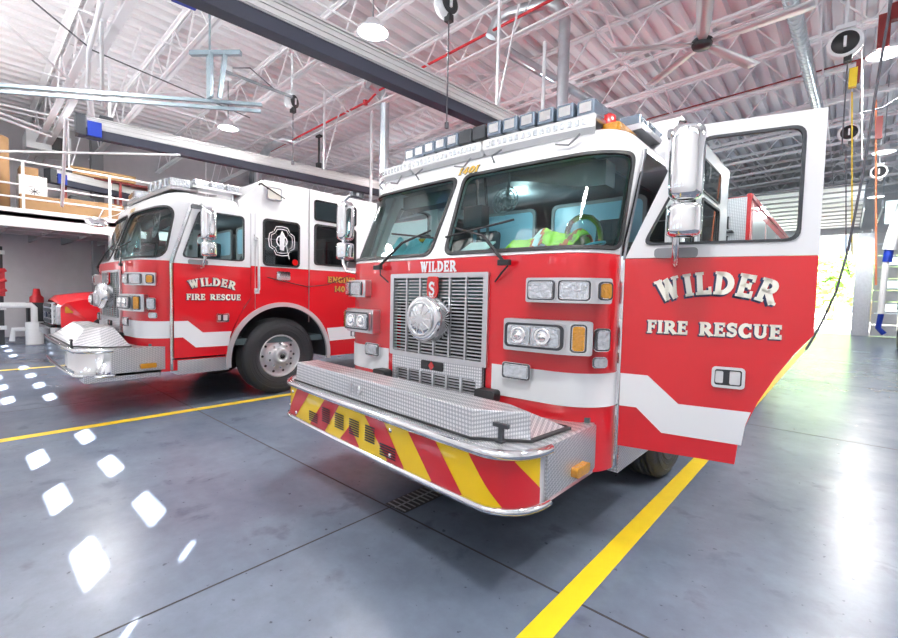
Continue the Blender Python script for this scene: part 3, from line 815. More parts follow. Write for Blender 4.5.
    rl.build('bumper_rail', 'chrome', bumper)
    # lid on the bumper deck
    z0, z1 = .772, .925
    if chevron:
        B = [(-1.13, -.79), (.84, -.925), (1.09, -.75), (1.12, -.38), (-1.13, -.38)]; Tt = [(-1.13, -.775), (.845, -.91), (1.085, -.745), (.91, -.68), (-1.14, -.58)]
    else:
        B = [(-1.07, -.70), (-.86, -.835), (.72, -.835), (1.05, -.62), (1.12, -.36), (-1.13, -.36)]; Tt = [(-.80, -.60), (-.62, -.64), (.35, -.64), (.55, -.55), (.60, -.42), (-.80, -.42)]; z1 = .965
    lid = MB(); n = len(B)
    lid.add([Vector((x, y, z0)) for x, y in B] + [Vector((x, y, z1)) for x, y in Tt], [(i, (i + 1) % n, n + (i + 1) % n, n + i) for i in range(n)] + [tuple(range(n, 2 * n))])
    lid = lid.build('bumper_lid', 'dplate', T, bevel=.006)
    MB().slab([(x * 1.012, y - .006) for x, y in B], lambda x, y, o: Vector((x, y, z0 + o)), 0, .012, [[(x * .985, y * .985 if y > -.5 else y + .01) for x, y in B]]).build('lid_seal', 'black', lid)
    for x in ((.98, -.25) if chevron else (.86,)):
        X = Matrix.Translation((0, -.0 if x > 0 else .06, 0)) if chevron else Matrix.Identity(4)
        lt = MB().box(x - .045, x + .045, -.862, -.842, z0 + .075, z0 + .095).box(x - .012, x + .012, -.86, -.84, z0 + .0, z0 + .09).box(x - .02, x + .02, -.872, -.835, z0 - .02, z0 + .01)
        if x < 0: lt = MB().box(x - .06, x - .03, -.85, -.82, z0 + .04, z0 + .11).box(x + .0, x + .03, -.85, -.82, z0 + .04, z0 + .10).tube([(x + .05, -.845, z0 + .04), (x + .09, -.86, z0 + .07), (x + .05, -.845, z0 + .10)], .008, 6)
        lt.build('lid_latch', 'darkplastic' if x > 0 else 'steel', lid)
    # hitch brackets and air horn under the bumper
    MB().box(-.28, -.18, -.70, -.5, .36, .47).box(-.27, -.19, -.72, -.70, .37, .46).build('hitch_receiver', 'black', T)
    MB().lathe([(.035, 0), (.022, .03), (.018, .12), (.02, .2)], Matrix.Translation((-.62, -.72, .40)) @ Matrix.Rotation(R(-90), 4, 'X'), 14).build('air_horn', 'steel', T)
    MB().box(-.45, .45, -.5, 7.5, .42, .62).box(-.6, .6, 1.0, 2.0, .62, .95).box(-1.0, 1.0, 3.2, 4.5, .45, .6).build('chassis', 'black', T)
    # ---- light bars on the roof
    lb = MB().slab(rrect(-.78, 1.0, 2.615, 2.66, .02, 3), lambda x, z, o: Vector((x, .0 + .10 * (x / 1.0) ** 2 - o, z + .03)), -.28, .02, back=True).build('light_bar', 'steel', T)
    xs = [-.76 + k * .135 for k in range(13)]
    for k, x in enumerate(xs):
        if not chevron and k in (4, 5, 6, 7): continue
        y = -.0 + .10 * (x + .06) ** 2
        dark = k in (5, 6)
        md = MB().box(x, x + .122, y, y + .22, 2.69, 2.79)
        md.build('light_bar_module', 'darkplastic' if dark else ('barlens' if chevron else 'lens'), lb, bevel=.008)
        if not dark: MB().box(x + .02, x + .102, y - .004, y + .002, 2.71, 2.772).build('module_reflector', 'bulb', lb)
    if chevron:
        for a, b in ((-1.13, -.62), (-.60, .17), (.19, 1.02)):
            ls = MB().slab(rrect(a, b, 2.525, 2.605, .012, 2), lambda s, z, o: FM(s, 2.56, .03 + o) + Vector((0, 0, (z - 2.56) * .9)), 0, .05, back=True, step=.06).build('led_strip_light', 'pvc', T)
            k = int((b - a) / .05); d = MB()
            for i in range(k): s_ = a + .03 + i * (b - a - .06) / k; d.slab(rrect(s_, s_ + .03, 2.545, 2.585, .006, 2), lambda s, z, o: FM(s, 2.56, .03 + o) + Vector((0, 0, (z - 2.56) * .9)), .05, .054)
            d.build('led_lenses', 'lens', ls)
            bk = MB().tube([FM(a + .1, 2.47, .01), FM(a + .1, 2.50, .05), FM(a + .18, 2.52, .06)], .007, 6).build('strip_bracket', 'grey', T); bk = MB().tube([FM(b - .25, 2.50, .03), FM(b - .16, 2.485, .02), FM(b - .08, 2.52, .05)], .007, 5); bk.build('strip_bracket', 'grey', T)
        wl = MB().lathe([(.05, 0), (.05, .03), (.045, .09), (.02, .11), (0, .112)], Matrix.Translation((1.0, .28, 2.63)), 20).build('beacon', 'redlens', T)
        MB().slab(rrect(.98, 1.10, .20, .55, .03, 3), lambda x, y, o: Vector((x, y, 2.60 + o)), 0, .05).build('roof_marker', 'amber', T)
        sb = MB().box(.98, 1.16, .45, 1.25, 2.66, 2.70).build('side_light_bar', 'steel', T)
        for k in range(5): MB().box(1.0, 1.14, .46 + k * .155, .60 + k * .155, 2.70, 2.77).build('side_module', 'barlens', sb, bevel=.01)
    else:
        for x in (-.42, -.14, .14, .42): MB().slab(rrect(x - .06, x + .06, .02, .12, .03, 3), lambda x, y, o: Vector((x, y + .2, 2.61 + o)), 0, .05).build('roof_marker', 'amber', T)
        fl = MB().box(.85, 1.08, .30, .9, 2.70, 2.73).build('side_light_bar', 'steel', T)
        for k in range(3): MB().box(.87, 1.06, .33 + k * .19, .49 + k * .19, 2.73, 2.81).build('side_module', 'lens', fl, bevel=.01)
        MB().tube([(.9, .4, 2.58), (.9, .4, 2.72)], .02, 6).build('light_bracket', 'steel', T); MB().tube([(1.0, .8, 2.58), (1.0, .8, 2.72)], .02, 6).build('light_bracket', 'steel', T)
    # ---- pump panel and body behind the cab
    MB().box(-1.18, 1.18, 3.10, 4.68, .50, 2.05).build('pump_module', 'steel', T)
    MB().box(-1.2, 1.2, 4.7, 10.0, .5, 2.98).build('body', 'red', T, bevel=.02)
    MB().box(-1.16, 1.16, 4.66, 4.70, 2.05, 2.96).build('body_bulkhead', 'dplate', T)
    MB().box(1.165, 1.215, 4.64, 4.70, 2.0, 3.0).box(1.15, 1.22, 4.7, 10, 2.94, 3.0).build('body_edge_trim', 'red', T)
    sh = MB()
    for a in (4.9, 6.3, 7.7): sh.box(1.2, 1.212, a, a + 1.25, 1.1, 2.8)
    sh.build('roller_shutter', 'steel', T)
    st_ = MB()
    for z in (2.35, 2.62):
        for dx in (0, .13): st_.tube([(.82 + dx, 4.66, z - .08), (.82 + dx, 4.60, z - .07), (.82 + dx, 4.60, z + .07), (.82 + dx, 4.66, z + .08)], .012, 6)
    for z in (2.25, 2.5): st_.box(.74, 1.02, 4.55, 4.66, z - .02, z)
    st_.build('folding_step', 'darkplastic', T)
    for y in (ARCH_Y, 7.0):
        wheel(T, 'wheel', HW - .17, y, 1); wheel(T, 'wheel', -HW + .17, y, -1)
    MB().tube([(-1.0, ARCH_Y, .53), (1.0, ARCH_Y, .53)], .07, 8).tube([(-1.0, 7, .53), (1.0, 7, .53)], .1, 8).build('axle', 'black', T)
    return T
# ================================================================== the place
# ---- setting
YB, XL, XR, YF = 30., -18.5, 7., -.95
def roof_z(x): return 7.15 + .045 * (x + 3)
struct('floor', MB().box(XL - .3, XR + .3, YF - .3, YB + .3, -.2, 0), 'floor')
lines = MB()
for k, x in enumerate((-.95, -6.05, -11.15, 4.15)):
    lines = MB().box(x - .06, x + .06, YF + .4, 26, 0, .0025)
    struct('trim_%d' % (k + 1), lines, 'linepaint', 'yellow bay line painted on the floor')
jn = MB()
for y in (2.03, 6.55, 11.1, 15.7, 20.3): jn.box(XL, XR, y - .006, y + .006, 0, .0015)
for x in (-2.33, -7.4, -12.5, 2.6): jn.box(x - .005, x + .005, YF, YB, 0, .0015)
struct('trim_5', jn, 'joint', 'saw cut joints in the concrete floor')
dr = MB().box(-2.39, -2.19, 2.045, 2.47, .0, .004)
dr = tag(dr.build('floor_drain', 'black'), 'black slotted drain grate set in the floor beneath the bumper', 'drain')
gr = MB()
for k in range(9): gr.box(-2.38, -2.20, 2.06 + k * .046, 2.07 + k * .046, .004, .008)
gr.box(-2.295, -2.285, 2.05, 2.46, .004, .009); gr.build('grate_bars', 'grey', dr)
# oil stains
for i, (px, py, r) in enumerate(((470, 540, .05), (438, 574, .07), (545, 606, .025), (600, 563, .03), (325, 553, .05), (250, 556, .06), (460, 607, .06), (405, 541, .035), (745, 605, .04))):
    pass
# corrugated deck
dk = MB(); x = XL; pr = []
while x < XR:
    for dx, h in ((0, 0), (.15, 0), (.175, .15), (.315, .15)): pr.append((x + dx, roof_z(x + dx) + h))
    x += .34
n = len(pr); vs = [(a, y, z) for y in (YF, YB) for a, z in pr] + [(a, y, z + .05) for y in (YF, YB) for a, z in pr]
dk.add(vs, [(i + 1, i, n + i, n + i + 1) for i in range(n - 1)] + [(2 * n + i, 2 * n + i + 1, 3 * n + i + 1, 3 * n + i) for i in range(n - 1)])
struct('ceiling', dk, 'deck')
# ---- walls
def zwall(name, x, y0, y1, z1, m, t=.3):
    s = 1 if x > 0 else -1
    struct(name, MB().box(*sorted((x, x + s * t)), y0, y1, 0, z1), m)
zwall('wall_left', XL, YF, YB, 6.6, 'block'); zwall('wall_right', XR, YF, YB, 7.7, 'blockwhite')
OPEN = [(-15.3, -10.9), (-9.7, -5.3), (-4.55, .28), (.95, 5.5)]
wb = MB(); x = XL
for a, b in OPEN:
    wb.box(x, a, YB, YB + .3, 0, 5.05); x = b
wb.box(x, XR, YB, YB + .3, 0, 5.05); wb.box(XL, XR, YB, YB + .3, 5.05, 7.8)
struct('wall_back', wb, 'blockwhite')
struct('trim_6', MB().box(.30, .92, YB - .02, YB, 0, 5.05).box(.28, .36, YB - .1, YB, 0, 5.05).box(.84, .93, YB - .1, YB, 0, 5.05), 'galv', 'steel door jambs on the back wall')
struct('trim_7', MB().box(.285, .41, YB + .0, YB + .31, 0, 5.05), 'brick', 'brick reveal of the open doorway')
# closed sectional doors
for i, (a, b) in enumerate(OPEN):
    if i == 2: continue
    d = MB()
    for k in range(9):
        z = .02 + k * .56; d.box(a + .02, b - .02, YB + .08, YB + .13, z, z + .545)
    d = struct('door_%d' % (i + 1), d, 'railwhite')
    w = MB()
    for k in (2, 4, 6):
        for q in range(4): xx = a + .35 + q * 1.05; w.box(xx, xx + .7, YB + .068, YB + .08, .02 + k * .56 + .1, .02 + k * .56 + .44)
    w.build('door_panes', 'sky_pane', d)
# open door rolled up under the roof
d = MB()
for k in range(10): y = YB - .3 - k * .9; d.box(-4.6, .32, y - .68, y, 5.35 + k * .03, 5.45 + k * .03)
d = struct('door_3', d, 'railwhite')
m = MB()
for k in range(10): y = YB - .3 - k * .9; m.box(-4.6, .32, y - .90, y - .68, 5.39 + k * .03, 5.43 + k * .03)
m.build('panel_joints', 'grey', d)
d = MB()
for x_ in (-4.65, .37, .9): d.bar((x_, YB - 6, 5.3), (x_, YB - .1, 5.3), .05, .08); d.bar((x_, YB - 5.5, 5.3), (x_, YB - 5.5, 7.2), .04)
for x_ in (.45, .8, 5.6): d.bar((x_, YB - .12, 0), (x_, YB - .12, 5.2), .05)
struct('trim_8', d, 'galv', 'overhead door tracks')
sp = MB()
for x0, x1 in ((-9.7, -5.3), (-4.6, .3), (.9, 5.5)): sp.tube([(x0, YB - .25, 5.95), (x1, YB - .25, 5.95)], .035, 8)
struct('trim_9', sp, 'galv', 'door springs')
# front wall behind the viewer: sectional doors with rows of panes, sun comes through them
SUN = Vector((-.90, .69, -1.0))
PX = {2.10: [-1.15, -2.23, -3.31, -6.28, -7.36, -8.4, -11.6, -12.7, -13.8], 2.68: [-1.10, -2.18, -3.26, -5.66, -6.74, -7.82, -8.9, -11.0, -12.1, -13.2]}
fw = MB()
for (x0, x1, z0, z1) in ((XL, XR, 0, 8.2),):
    holes = []
    for zc, xs in PX.items():
        for xc in xs: holes.append(rrect(xc - .26, xc + .26, zc - .125, zc + .125, .04, 3))
    holes.append(rrect(-.40, -.30, 2.56, 2.80, .02, 2)); holes.append(rrect(-.42, -.33, 1.98, 2.22, .02, 2))
    for a, b in [(-4.6, -.2), (-9.7, -5.3), (-14.8, -10.4), (.7, 5.1)]:  # upper glazing added for sky fill and windshield reflections
        for q in range(4): w_ = (b - a) / 4; holes.append(rrect(a + q * w_ + .04, a + q * w_ + w_ - .04, 5.1, 5.8, .03, 2)); holes.append(rrect(a + q * w_ + .04, a + q * w_ + w_ - .04, 5.88, 6.6, .03, 2))
    fw.slab([(x0, z0), (x1, z0), (x1, z1), (x0, z1)], lambda u, v, o: Vector((u, YF - o, v)), 0, .05, holes, back=True)
BANDS = [(-4.6, -.2), (-9.7, -5.3), (-14.8, -10.4), (.7, 5.1)]
struct('wall_front', fw, 'blockwhite')
struct('trim_11', MB().box(XL, XR, YF - 1.25, YF - .05, 6.72, 6.82), 'galv', 'added canopy outside the front wall, keeps sun off the upper panes')  # unseen, added to block the sun at the upper glazing
wf = MB()
for h in holes: wf.slab(h, lambda u, v, o: Vector((u, YF - .02 - o, v)), 0, .004, walls=False)
struct('window_1', wf, 'pane')

# ---- roof joists
JY = [-.1, 3.15, 5.0, 7.0, 9.1, 10.9, 12.7, 14.6, 16.5, 18.4, 20.3, 22.2, 24.1, 26., 27.9]
def joist(y, depth, x0, x1, w=.10, dx=.62):
    m = MB(); t = lambda x: roof_z(x) - .03; b = lambda x: roof_z(x) - depth
    for f in (t, b):
        for s in (-1, 1): m.bar((x0, y + s * w * .5, f(x0)), (x1, y + s * w * .5, f(x1)), w * .62, .028)
        m.bar((x0, y - w * .2, f(x0) + (.03 if f is b else -.03)), (x1, y - w * .2, f(x1) + (.03 if f is b else -.03)), .012, .06)
        m.bar((x0, y + w * .2, f(x0) + (.03 if f is b else -.03)), (x1, y + w * .2, f(x1) + (.03 if f is b else -.03)), .012, .06)
    x = x0; up = False
    while x < x1 - .1:
        x2 = min(x1, x + dx)
        p = (x, y, (t if up else b)(x)); q = (x2, y, (b if up else t)(x2))
        m.bar(p, q, .026); up = not up; x = x2
    return m
for y in JY:
    tag(joist(y, .80, XL, XR).build('roof_joist', 'truss'), 'white open-web steel joist spanning under the roof deck', 'roof joist', 'white roof joists', 'thing')
gd = joist(1.75, 1.25, XL, XR, .20, 1.05)
tag(gd.build('roof_girder', 'truss'), 'deep white steel roof girder at the upper left, heavier than the joists', 'roof girder', None, 'thing')
for k, x_ in enumerate((-15.5, -12.6, -9.6, -6.6, -3.6, -.6, 2.4)):
    z = roof_z(x_)
    tag(MB().bar((x_, YF, z - .80), (x_, YB, z - .80), .028).bar((x_ + .03, YF, z - .06), (x_ + .03, YB, z - .06), .028).build('bridging_rod', 'truss'), 'thin white bridging rod running across the roof joists', 'bridging rod', 'roof bridging rods', 'thing')
for k, (x_, y0, y1) in enumerate(((-8, -.1, 3.15), (-5, 3.15, 5), (-12, 3.15, 5), (-9.6, 5, 7), (-3.6, 7, 9.1), (-6.6, 7, 9.1), (-.6, 9.1, 10.9), (-3.6, 10.9, 12.7))):
    z = roof_z(x_)
    tag(MB().bar((x_, y0, z - .8), (x_ + .1, y1, z - .05), .03).bar((x_, y1, z - .8), (x_ + .1, y0, z - .05), .03).build('cross_brace', 'truss'), 'white steel cross brace fixed between two roof joists', 'cross brace', 'cross braces of the roof', 'thing')

# sprinkler pipe along the chord of the joist
zz = lambda x: roof_z(x) - .70
tag(MB().tube([(-16, 6.86, zz(-16)), (-9.2, 6.86, zz(-9.2)), (-8.9, 6.86, zz(-8.9) - .02), (-8.5, 6.86, zz(-8.5) + .12), (XR, 6.86, zz(XR) + .12)], .026, 8).lathe([(.06, -.05), (.06, .05)], Matrix.Translation((-9.0, 6.86, zz(-9)))).build('sprinkler_pipe', 'spipe'), 'thin red sprinkler pipe running along a white joist chord above the engines', 'pipe')
tag(MB().tube([(-6, 12.6, roof_z(-6) - .72), (XR, 12.6, roof_z(XR) - .72)], .018, 8).build('sprinkler_pipe', 'darkred'), 'dark red sprinkler pipe on the far joist beyond the ceiling fan', 'pipe')

# ---- exhaust rails over the bays
def rail(label, a, b, blue, y0, y1, z=4.3):
    a = onZ(*a, z - .13); b = onZ(*b, z - .13); a.z = b.z = z; k_ = (b - a).normalized(); a = a + k_ * ((y0 - a.y) / k_.y); b = a + k_ * ((y1 - a.y) / k_.y); d = (b - a).normalized(); s = Vector((d.y, -d.x, 0)); L = (b - a).length
    t = empty('exhaust_rail', a); tag(t, label, 'exhaust rail', 'vehicle exhaust extraction rails')
    X = Matrix(((s.x, d.x, 0, 0), (s.y, d.y, 0, 0), (0, 0, 1, 0), (0, 0, 0, 1)))
    m = MB(); m.box(-.10, .10, 0, L, .02, .20, X)
    for zc in (.045, .11, .175): m.box(-.115, .115, 0, L, zc - .012, zc + .012, X)
    m.box(-.13, .13, 0, L, .195, .215, X)
    m.build('rail_profile', 'alu', t)
    MB().box(-.085, .085, .0, L, -.13, .02, X).build('rubber_seal', 'seal', t)
    if blue:
        MB().box(-.15, .15, .12, .32, -.12, .13, X).build('end_cap', 'blue', t)
        MB().box(-.14, .14, -.04, .1, -.12, .22, X).build('end_stop', 'darkplastic', t); MB().box(-.05, .05, .3, .5, .20, .3, X).build('trolley', 'darkplastic', t)
    y = .45
    while y < L:
        MB().bar(X @ Vector((0, y, .2)), X @ Vector((0, y, 2.1)), .04).bar(X @ Vector((0, y, .2)), X @ Vector((.0, y + .5, 2.1)), .025).build('hanger', 'truss', t); y += 4.2
rail('long pale exhaust rail with dark underside above the right fire engine', (300, 48), (480, 125), True, 1.30, 6.6)
rail('blue-capped exhaust rail above the left fire engine', (110, 142), (375, 195), True, 1.56, 16)
rail('far blue-capped exhaust rail above the red pickup by the mezzanine', (70, 187), (128, 199), True, 1.75, 16)

# ---- hanging lamps, and added fill lights without fixtures
LAMPS = [(-5.45, 4.28, 5.4, 'glowing round ceiling lamp hanging at the top beside the long exhaust rail'), (-11.23, 4.52, 5.4, 'glowing round ceiling lamp above the left fire engine'),
         (.27, 9.72, 5.4, 'nearest glowing ceiling lamp at the right edge'), (.54, 15.86, 5.4, 'middle one of the three ceiling lamps receding at the right'), (.63, 22.2, 5.4, 'farthest of the three ceiling lamps receding at the right'),
         (-5.4, 10.4, 5.4, 'added fill light over the far bay'), (-5.4, 17, 5.4, 'added fill light over the far bay'), (-11.2, 11, 5.4, 'added fill light over the far bay')]
for i, (x_, y_, z_, lb_) in enumerate(LAMPS):
    if i < 5:
        t = empty('ceiling_lamp', (x_, y_, z_)); tag(t, lb_, 'ceiling lamp', 'round high-bay ceiling lamps')
        MB().lathe([(.0, .0), (.20, 0), (.21, .012), (0, .013)], None, 32).build('lamp_lens', 'lamp', t)
        MB().lathe([(.22, -.01), (.235, .0), (.225, .03), (.12, .06), (.10, .16), (.04, .2), (0, .2)], None, 28).build('lamp_housing', 'railwhite', t)
        MB().tube([(0, 0, .18), (0, 0, roof_z(x_) - z_)], .012, 6).build('stem', 'grey', t)
for i, (x_, y_, z_, e) in enumerate([(a, b, c, 1) for a, b, c, _ in LAMPS] + [(-.6, .2, 5.6, .7), (1.2, 3.0, 5.4, .8), (-8.6, .3, 5.4, .75), (-13.2, 2.4, 5.4, .55), (4.5, 6, 5.4, .8)]):  # entries past the hanging lamps are added fill lights
    l = bpy.data.lights.new('lamp_and_fill_light', 'AREA'); l.shape = 'DISK'; l.size = .42; l.energy = 175 * e; l.color = (1, .96, .93)
    o = bpy.data.objects.new('lamp_and_fill_light', l); col.objects.link(o); o.location = (x_, y_, z_ - .02)
    l = bpy.data.lights.new('ceiling_fill_uplight', 'POINT'); l.energy = 58 * e; l.color = (.90, .98, 1); l.shadow_soft_size = .15  # uplight added to brighten the roof deck
    o = bpy.data.objects.new('ceiling_fill_uplight', l); col.objects.link(o); o.location = (x_, y_, z_ - .3)

# ---- ceiling fan
FX, FY, FZ = -1.91, 8.06, 5.6
t = empty('ceiling_fan', (FX, FY, FZ)); tag(t, 'large five-blade ceiling fan with black hub and pale grey blades', 'ceiling fan')
MB().lathe([(0, -.07), (.13, -.06), (.15, -.02), (.15, .05), (.1, .09), (0, .09)], None, 28).build('hub', 'black', t)
MB().tube([(0, 0, .08), (0, 0, roof_z(FX) - FZ - .75)], .03, 8).build('down_rod', 'grey', t)
for k in range(5):
    a = R(0 + 72 * k - 4); X = Matrix.Rotation(a, 4, 'Z') @ Matrix.Rotation(R(-6), 4, 'X')
    b = MB(); n = 8; P = [(.12, .05), (.3, .09), (1.30, .115), (1.40, .10)]; vs = []
    for x_, w in P:
        for s_, h in ((-1, -.0), (0, .018), (1, 0), (0, -.004)): vs.append(X @ Vector((x_, s_ * w, h)))
    b.add(vs, [(j * 4 + i, j * 4 + (i + 1) % 4, j * 4 + 4 + (i + 1) % 4, j * 4 + 4 + i) for j in range(3) for i in range(4)] + [(3, 2, 1, 0), (12, 13, 14, 15)], True)
    b.build('blade', 'fanblade', t)

# ---- ducts
def tag_o(o, l, c, g=None): return tag(o, l, c, g)
tag_o(MB().tube([(-3.9, 7.25, 4.0), (-3.9, 7.25, 6.35), (-4.0, 7.2, 6.6), (-4.2, 7.15, 6.72), (-4.9, 7.0, 6.75), (-5.15, 6.95, 6.68), (-5.25, 6.9, 6.4)], .10, 16).build('exhaust_duct', 'galv'), 'round galvanized duct dropping behind the light bar of the right engine', 'duct')
tag_o(MB().tube([onZ(508, 52, 6.6), onZ(620, 118, 6.6)], .10, 14).build('exhaust_duct', 'galv'), 'straight galvanized duct running back behind the vertical duct', 'duct')
tag_o(MB().tube([(-8.55, 7.1, 3.6), (-8.55, 7.1, 6.2), (-8.55, 7.0, 6.35), (-8.55, 6.6, 6.4)], .11, 16).build('exhaust_duct', 'galv'), 'tall vertical galvanized duct between the two fire engines', 'duct')
p0 = onZ(258, 152, 6.1)
tag_o(MB().tube([onZ(300, 143, 6.0), onZ(285, 139, 6.05), onZ(268, 148, 6.0), (p0.x, p0.y, 5.7), (p0.x, p0.y, 4.0)], .12, 14).build('exhaust_duct', 'galv'), 'galvanized duct elbow above the rear cab of the left engine', 'duct')
m = MB(); a, b = onZ(788, -12, 6.2), onZ(820, 118, 6.2); m.tube([a, b], .105, 18)
for k in range(40): c = a + (b - a) * (k / 39); c2 = c + (b - a).normalized() * .03; m.tube([c, c2], .113, 18)
tag_o(m.build('spiral_duct', 'galv'), 'spiral-ribbed galvanized duct running overhead right of the ceiling fan', 'duct')
for px, lb_ in ((545, 'thin white drop pipe beside the vertical duct of the right engine'), (372, 'thin grey drop pipe left of the vertical duct')):
    p = onY(px, 42 if px == 545 else 110, 7.1)
    tag_o(MB().tube([(p.x, p.y, p.z), (p.x, p.y, 3.3)], .035, 8).build('drop_pipe', 'truss'), lb_, 'pipe')
p = onY(319, 140, 7.); tag_o(MB().tube([(p.x, p.y, p.z + .1), (p.x, p.y, p.z - .7)], .03, 8).cbox((p.x, p.y, p.z + .1), (.2, .1, .05)).cbox((p.x, p.y, p.z - .75), (.12, .12, .22)).build('ceiling_bracket', 'black'), 'black hanging bracket under the red sprinkler pipe', 'bracket')

# ---- suspended struts at the upper left
a, b = onZ(-6, 85, 4.6), onZ(262, 105, 4.6)
m = MB(); m.bar(a, b, .05, .05); m.bar(a + Vector((0, 0, -.09)), b + Vector((-.05, 0, -.09)), .05, .05)
tag_o(m.build('strut_channel', 'galvdark'), 'pair of grey steel strut channels hanging across the upper left', 'strut')
c = onZ(210, 98, 4.6); m = MB()
m.bar(c, (c.x, c.y, 5.3), .16, .05); m.bar(c + Vector((.12, .1, 0)), (c.x + .2, c.y + .16, 5.3), .06); m.bar((c.x - .25, c.y - .2, 5.3), (c.x + .4, c.y + .32, 5.3), .07, .07); m.bar((c.x, c.y, 5.3), (c.x, c.y, 6.3), .025)
tag_o(m.build('strut_hanger', 'galvdark'), 'grey steel hanger bracket holding the strut channels', 'bracket')
a, b = onX(-10, 151, -14.), onX(330, 152, -14.)
tag_o(MB().tube([onZ(-6, 151, 3.9), onZ(180, 155, 3.9)], .022, 8).build('conduit_pipe', 'alu'), 'straight grey pipe crossing level in front of the mezzanine', 'pipe')
tag_o(MB().tube([onZ(-4, 15, 5.2), onZ(70, 80, 5.2)], .02, 8).build('conduit_pipe', 'truss'), 'pale diagonal conduit at the top left corner', 'pipe')
tag_o(MB().tube([onZ(102, 0, 5.4), onZ(89, 50, 5.4), onZ(88, 86, 5.2)], .035, 8).tube([onZ(88, 86, 5.2), onZ(92, 118, 4.9)], .05, 8).build('drop_pipe', 'truss'), 'white vertical support pipe holding the blue-capped rail', 'pipe')
tag_o(MB().tube([onZ(101, 20, 5.6), onZ(103, 106, 4.9), onZ(108, 108, 4.9), onZ(113, 100, 4.9)], .03, 8).build('vent_pipe', 'pvc'), 'thin white hooked pipe hanging at the upper left', 'pipe')
tag_o(MB().tube([onZ(66, 118, 4.5), onZ(62, 206, 3.3)], .03, 8).build('support_post', 'truss'), 'white vertical post rising from the mezzanine rail', 'post')
for i, (p, q) in enumerate((((0, 104), (75, 121)), ((0, 118), (52, 137)), ((0, 113), (54, 133)))):
    tag_o(MB().tube([onX(*p, -15), onX(*q, -15)], .03, 6).build('service_pipe', 'truss'), ['upper white service pipe above the mezzanine', 'lower one of two parallel white pipes above the heater', 'upper one of two parallel white pipes above the heater'][i], 'pipe')
tag_o(MB().tube([onZ(32, 0, 5.5), onZ(92, 50, 5.5), onZ(190, 92, 5.5), onZ(250, 118, 5.5)], .012, 6).build('hanging_cable', 'hose'), 'thin dark cable sagging across the upper left ceiling', 'cable')
m = MB().tube([onZ(222, 70, 5.6), onZ(292, 97, 5.2)], .03, 6)
tag_o(m.build('reel_arm', 'grey'), 'thin grey conduit arm leading to the left cord reel', 'conduit')
tag_o(MB().tube([onZ(222, 68, 5.7), onZ(250, 68, 5.7), onZ(275, 90, 5.4), onZ(292, 97, 5.3)], .012, 6).build('power_cable', 'hose'), 'black power cable looping to the left cord reel', 'cable')
m = MB().cbox(onZ(228, 73, 5.6), (.12, .12, .22)); tag_o(m.build('junction_box', 'pvc'), 'small white junction box above the left ceiling lamp', 'box')
# cord reels
def reel(px, py, z, r, label, drop=None, face=0):
    c = onZ(px, py, z); t = empty('cord_reel', c); tag(t, label, 'cord reel', 'ceiling cord reels')
    d = -c.copy(); d.z = 0; d.normalize(); X = Matrix.Rotation(math.atan2(d.y, d.x) + face, 4, 'Z') @ Matrix.Rotation(PI / 2, 4, 'Y')
    MB().lathe([(0, -.08), (r * 1.0, -.08), (r * 1.12, -.04), (r * 1.12, .04), (r, .06), (r * .86, .06)], X, 28).cbox((0, 0, r * 1.15), (r * 1.2, r * 1.2, .06)).tube([(0, 0, r), (0, 0, roof_z(c.x) - .8 - c.z)], .025, 6).build('reel_case', 'railwhite', t)
    MB().lathe([(r * .86, .055), (r * .84, .07), (0, .075)], X, 28).build('reel_face', 'black', t)
    MB().cbox(X @ Vector((0, 0, .085)), (r * .18, r * .18, r * .8)).build('reel_mark', 'decal', t)
    MB().cbox((.04, 0, -r * 1.2), (.09, .09, .09)).build('cord_guide', 'black', t)
    if drop: MB().tube([(.04, 0, -r * 1.2), (.04, 0, -r * 1.2 - drop)], .010, 6).cbox((.04, 0, -r * 1.2 - drop), (.04, .04, .08)).build('cord', 'hose', t)
reel(292, 102, 5.2, .14, 'white cord reel hanging left of the long exhaust rail', 1.0, .9)
reel(447, 5, 5.4, .16, 'white cord reel at the top edge above the right engine', 1.4, .7)
reel(845, 44, 5.2, .18, 'nearest round cord reel with black face at the upper right', 1.3)
reel(849, 133, 5.2, .17, 'round cord reel above the open doorway, the middle of three')
reel(879, 172, 5.2, .17, 'farthest small cord reel at the right')
c = onY(431, 168, 4.6)
# hanging boxes and cables at the right
def hang(name, px, p0, p1, Y, r, m_, label, cat):
    a, b = onY(px, p0, Y), onY(px, p1, Y); tag(MB().tube([a, b], r, 6).build(name, m_), label, cat); return a, b
a = onY(853, 78, 8.6); m = MB()
m.cbox(a, (.09, .09, .26)); tag_o(m.build('pendant_switch', 'linepaint'), 'yellow pendant switch box hanging under the nearest reel', 'switch')
a = onY(858, 72, 8.6); tag_o(MB().cbox(a, (.05, .06, .3)).build('pendant_housing', 'darkred'), 'dark red housing behind the yellow pendant switch', 'box')
a = onY(884, 32, 9.5); tag_o(MB().cbox(a, (.14, .12, .50)).cbox(a + Vector((.1, 0, .25)), (.1, .12, .24)).build('alarm_box', 'darkred'), 'red metal box hanging at the top right corner', 'box')
a = onY(879, 128, 12.); tag_o(MB().cbox(a, (.10, .10, .42)).build('alarm_box', 'darkred'), 'red box hanging lower right between two lamps', 'box')
hang('yellow_cord', 852, 92, 255, 8.6, .010, 'yhose', 'yellow cord hanging beside the open cab door', 'cord')
hang('orange_cord', 876, 100, 285, 12., .018, 'ohose', 'orange cord hanging at the right in front of the jamb', 'cord')
tag_o(MB().tube([onY(892, -4, 7.4), onY(878, 78, 7.4), onY(864, 168, 7.4), onY(848, 250, 7.4), onY(836, 292, 7.4), onY(822, 322, 7.4), onY(806, 350, 7.4)], .014, 8).build('air_hose', 'hose'), 'long dark hose sweeping down from the ceiling to behind the open door', 'hose')
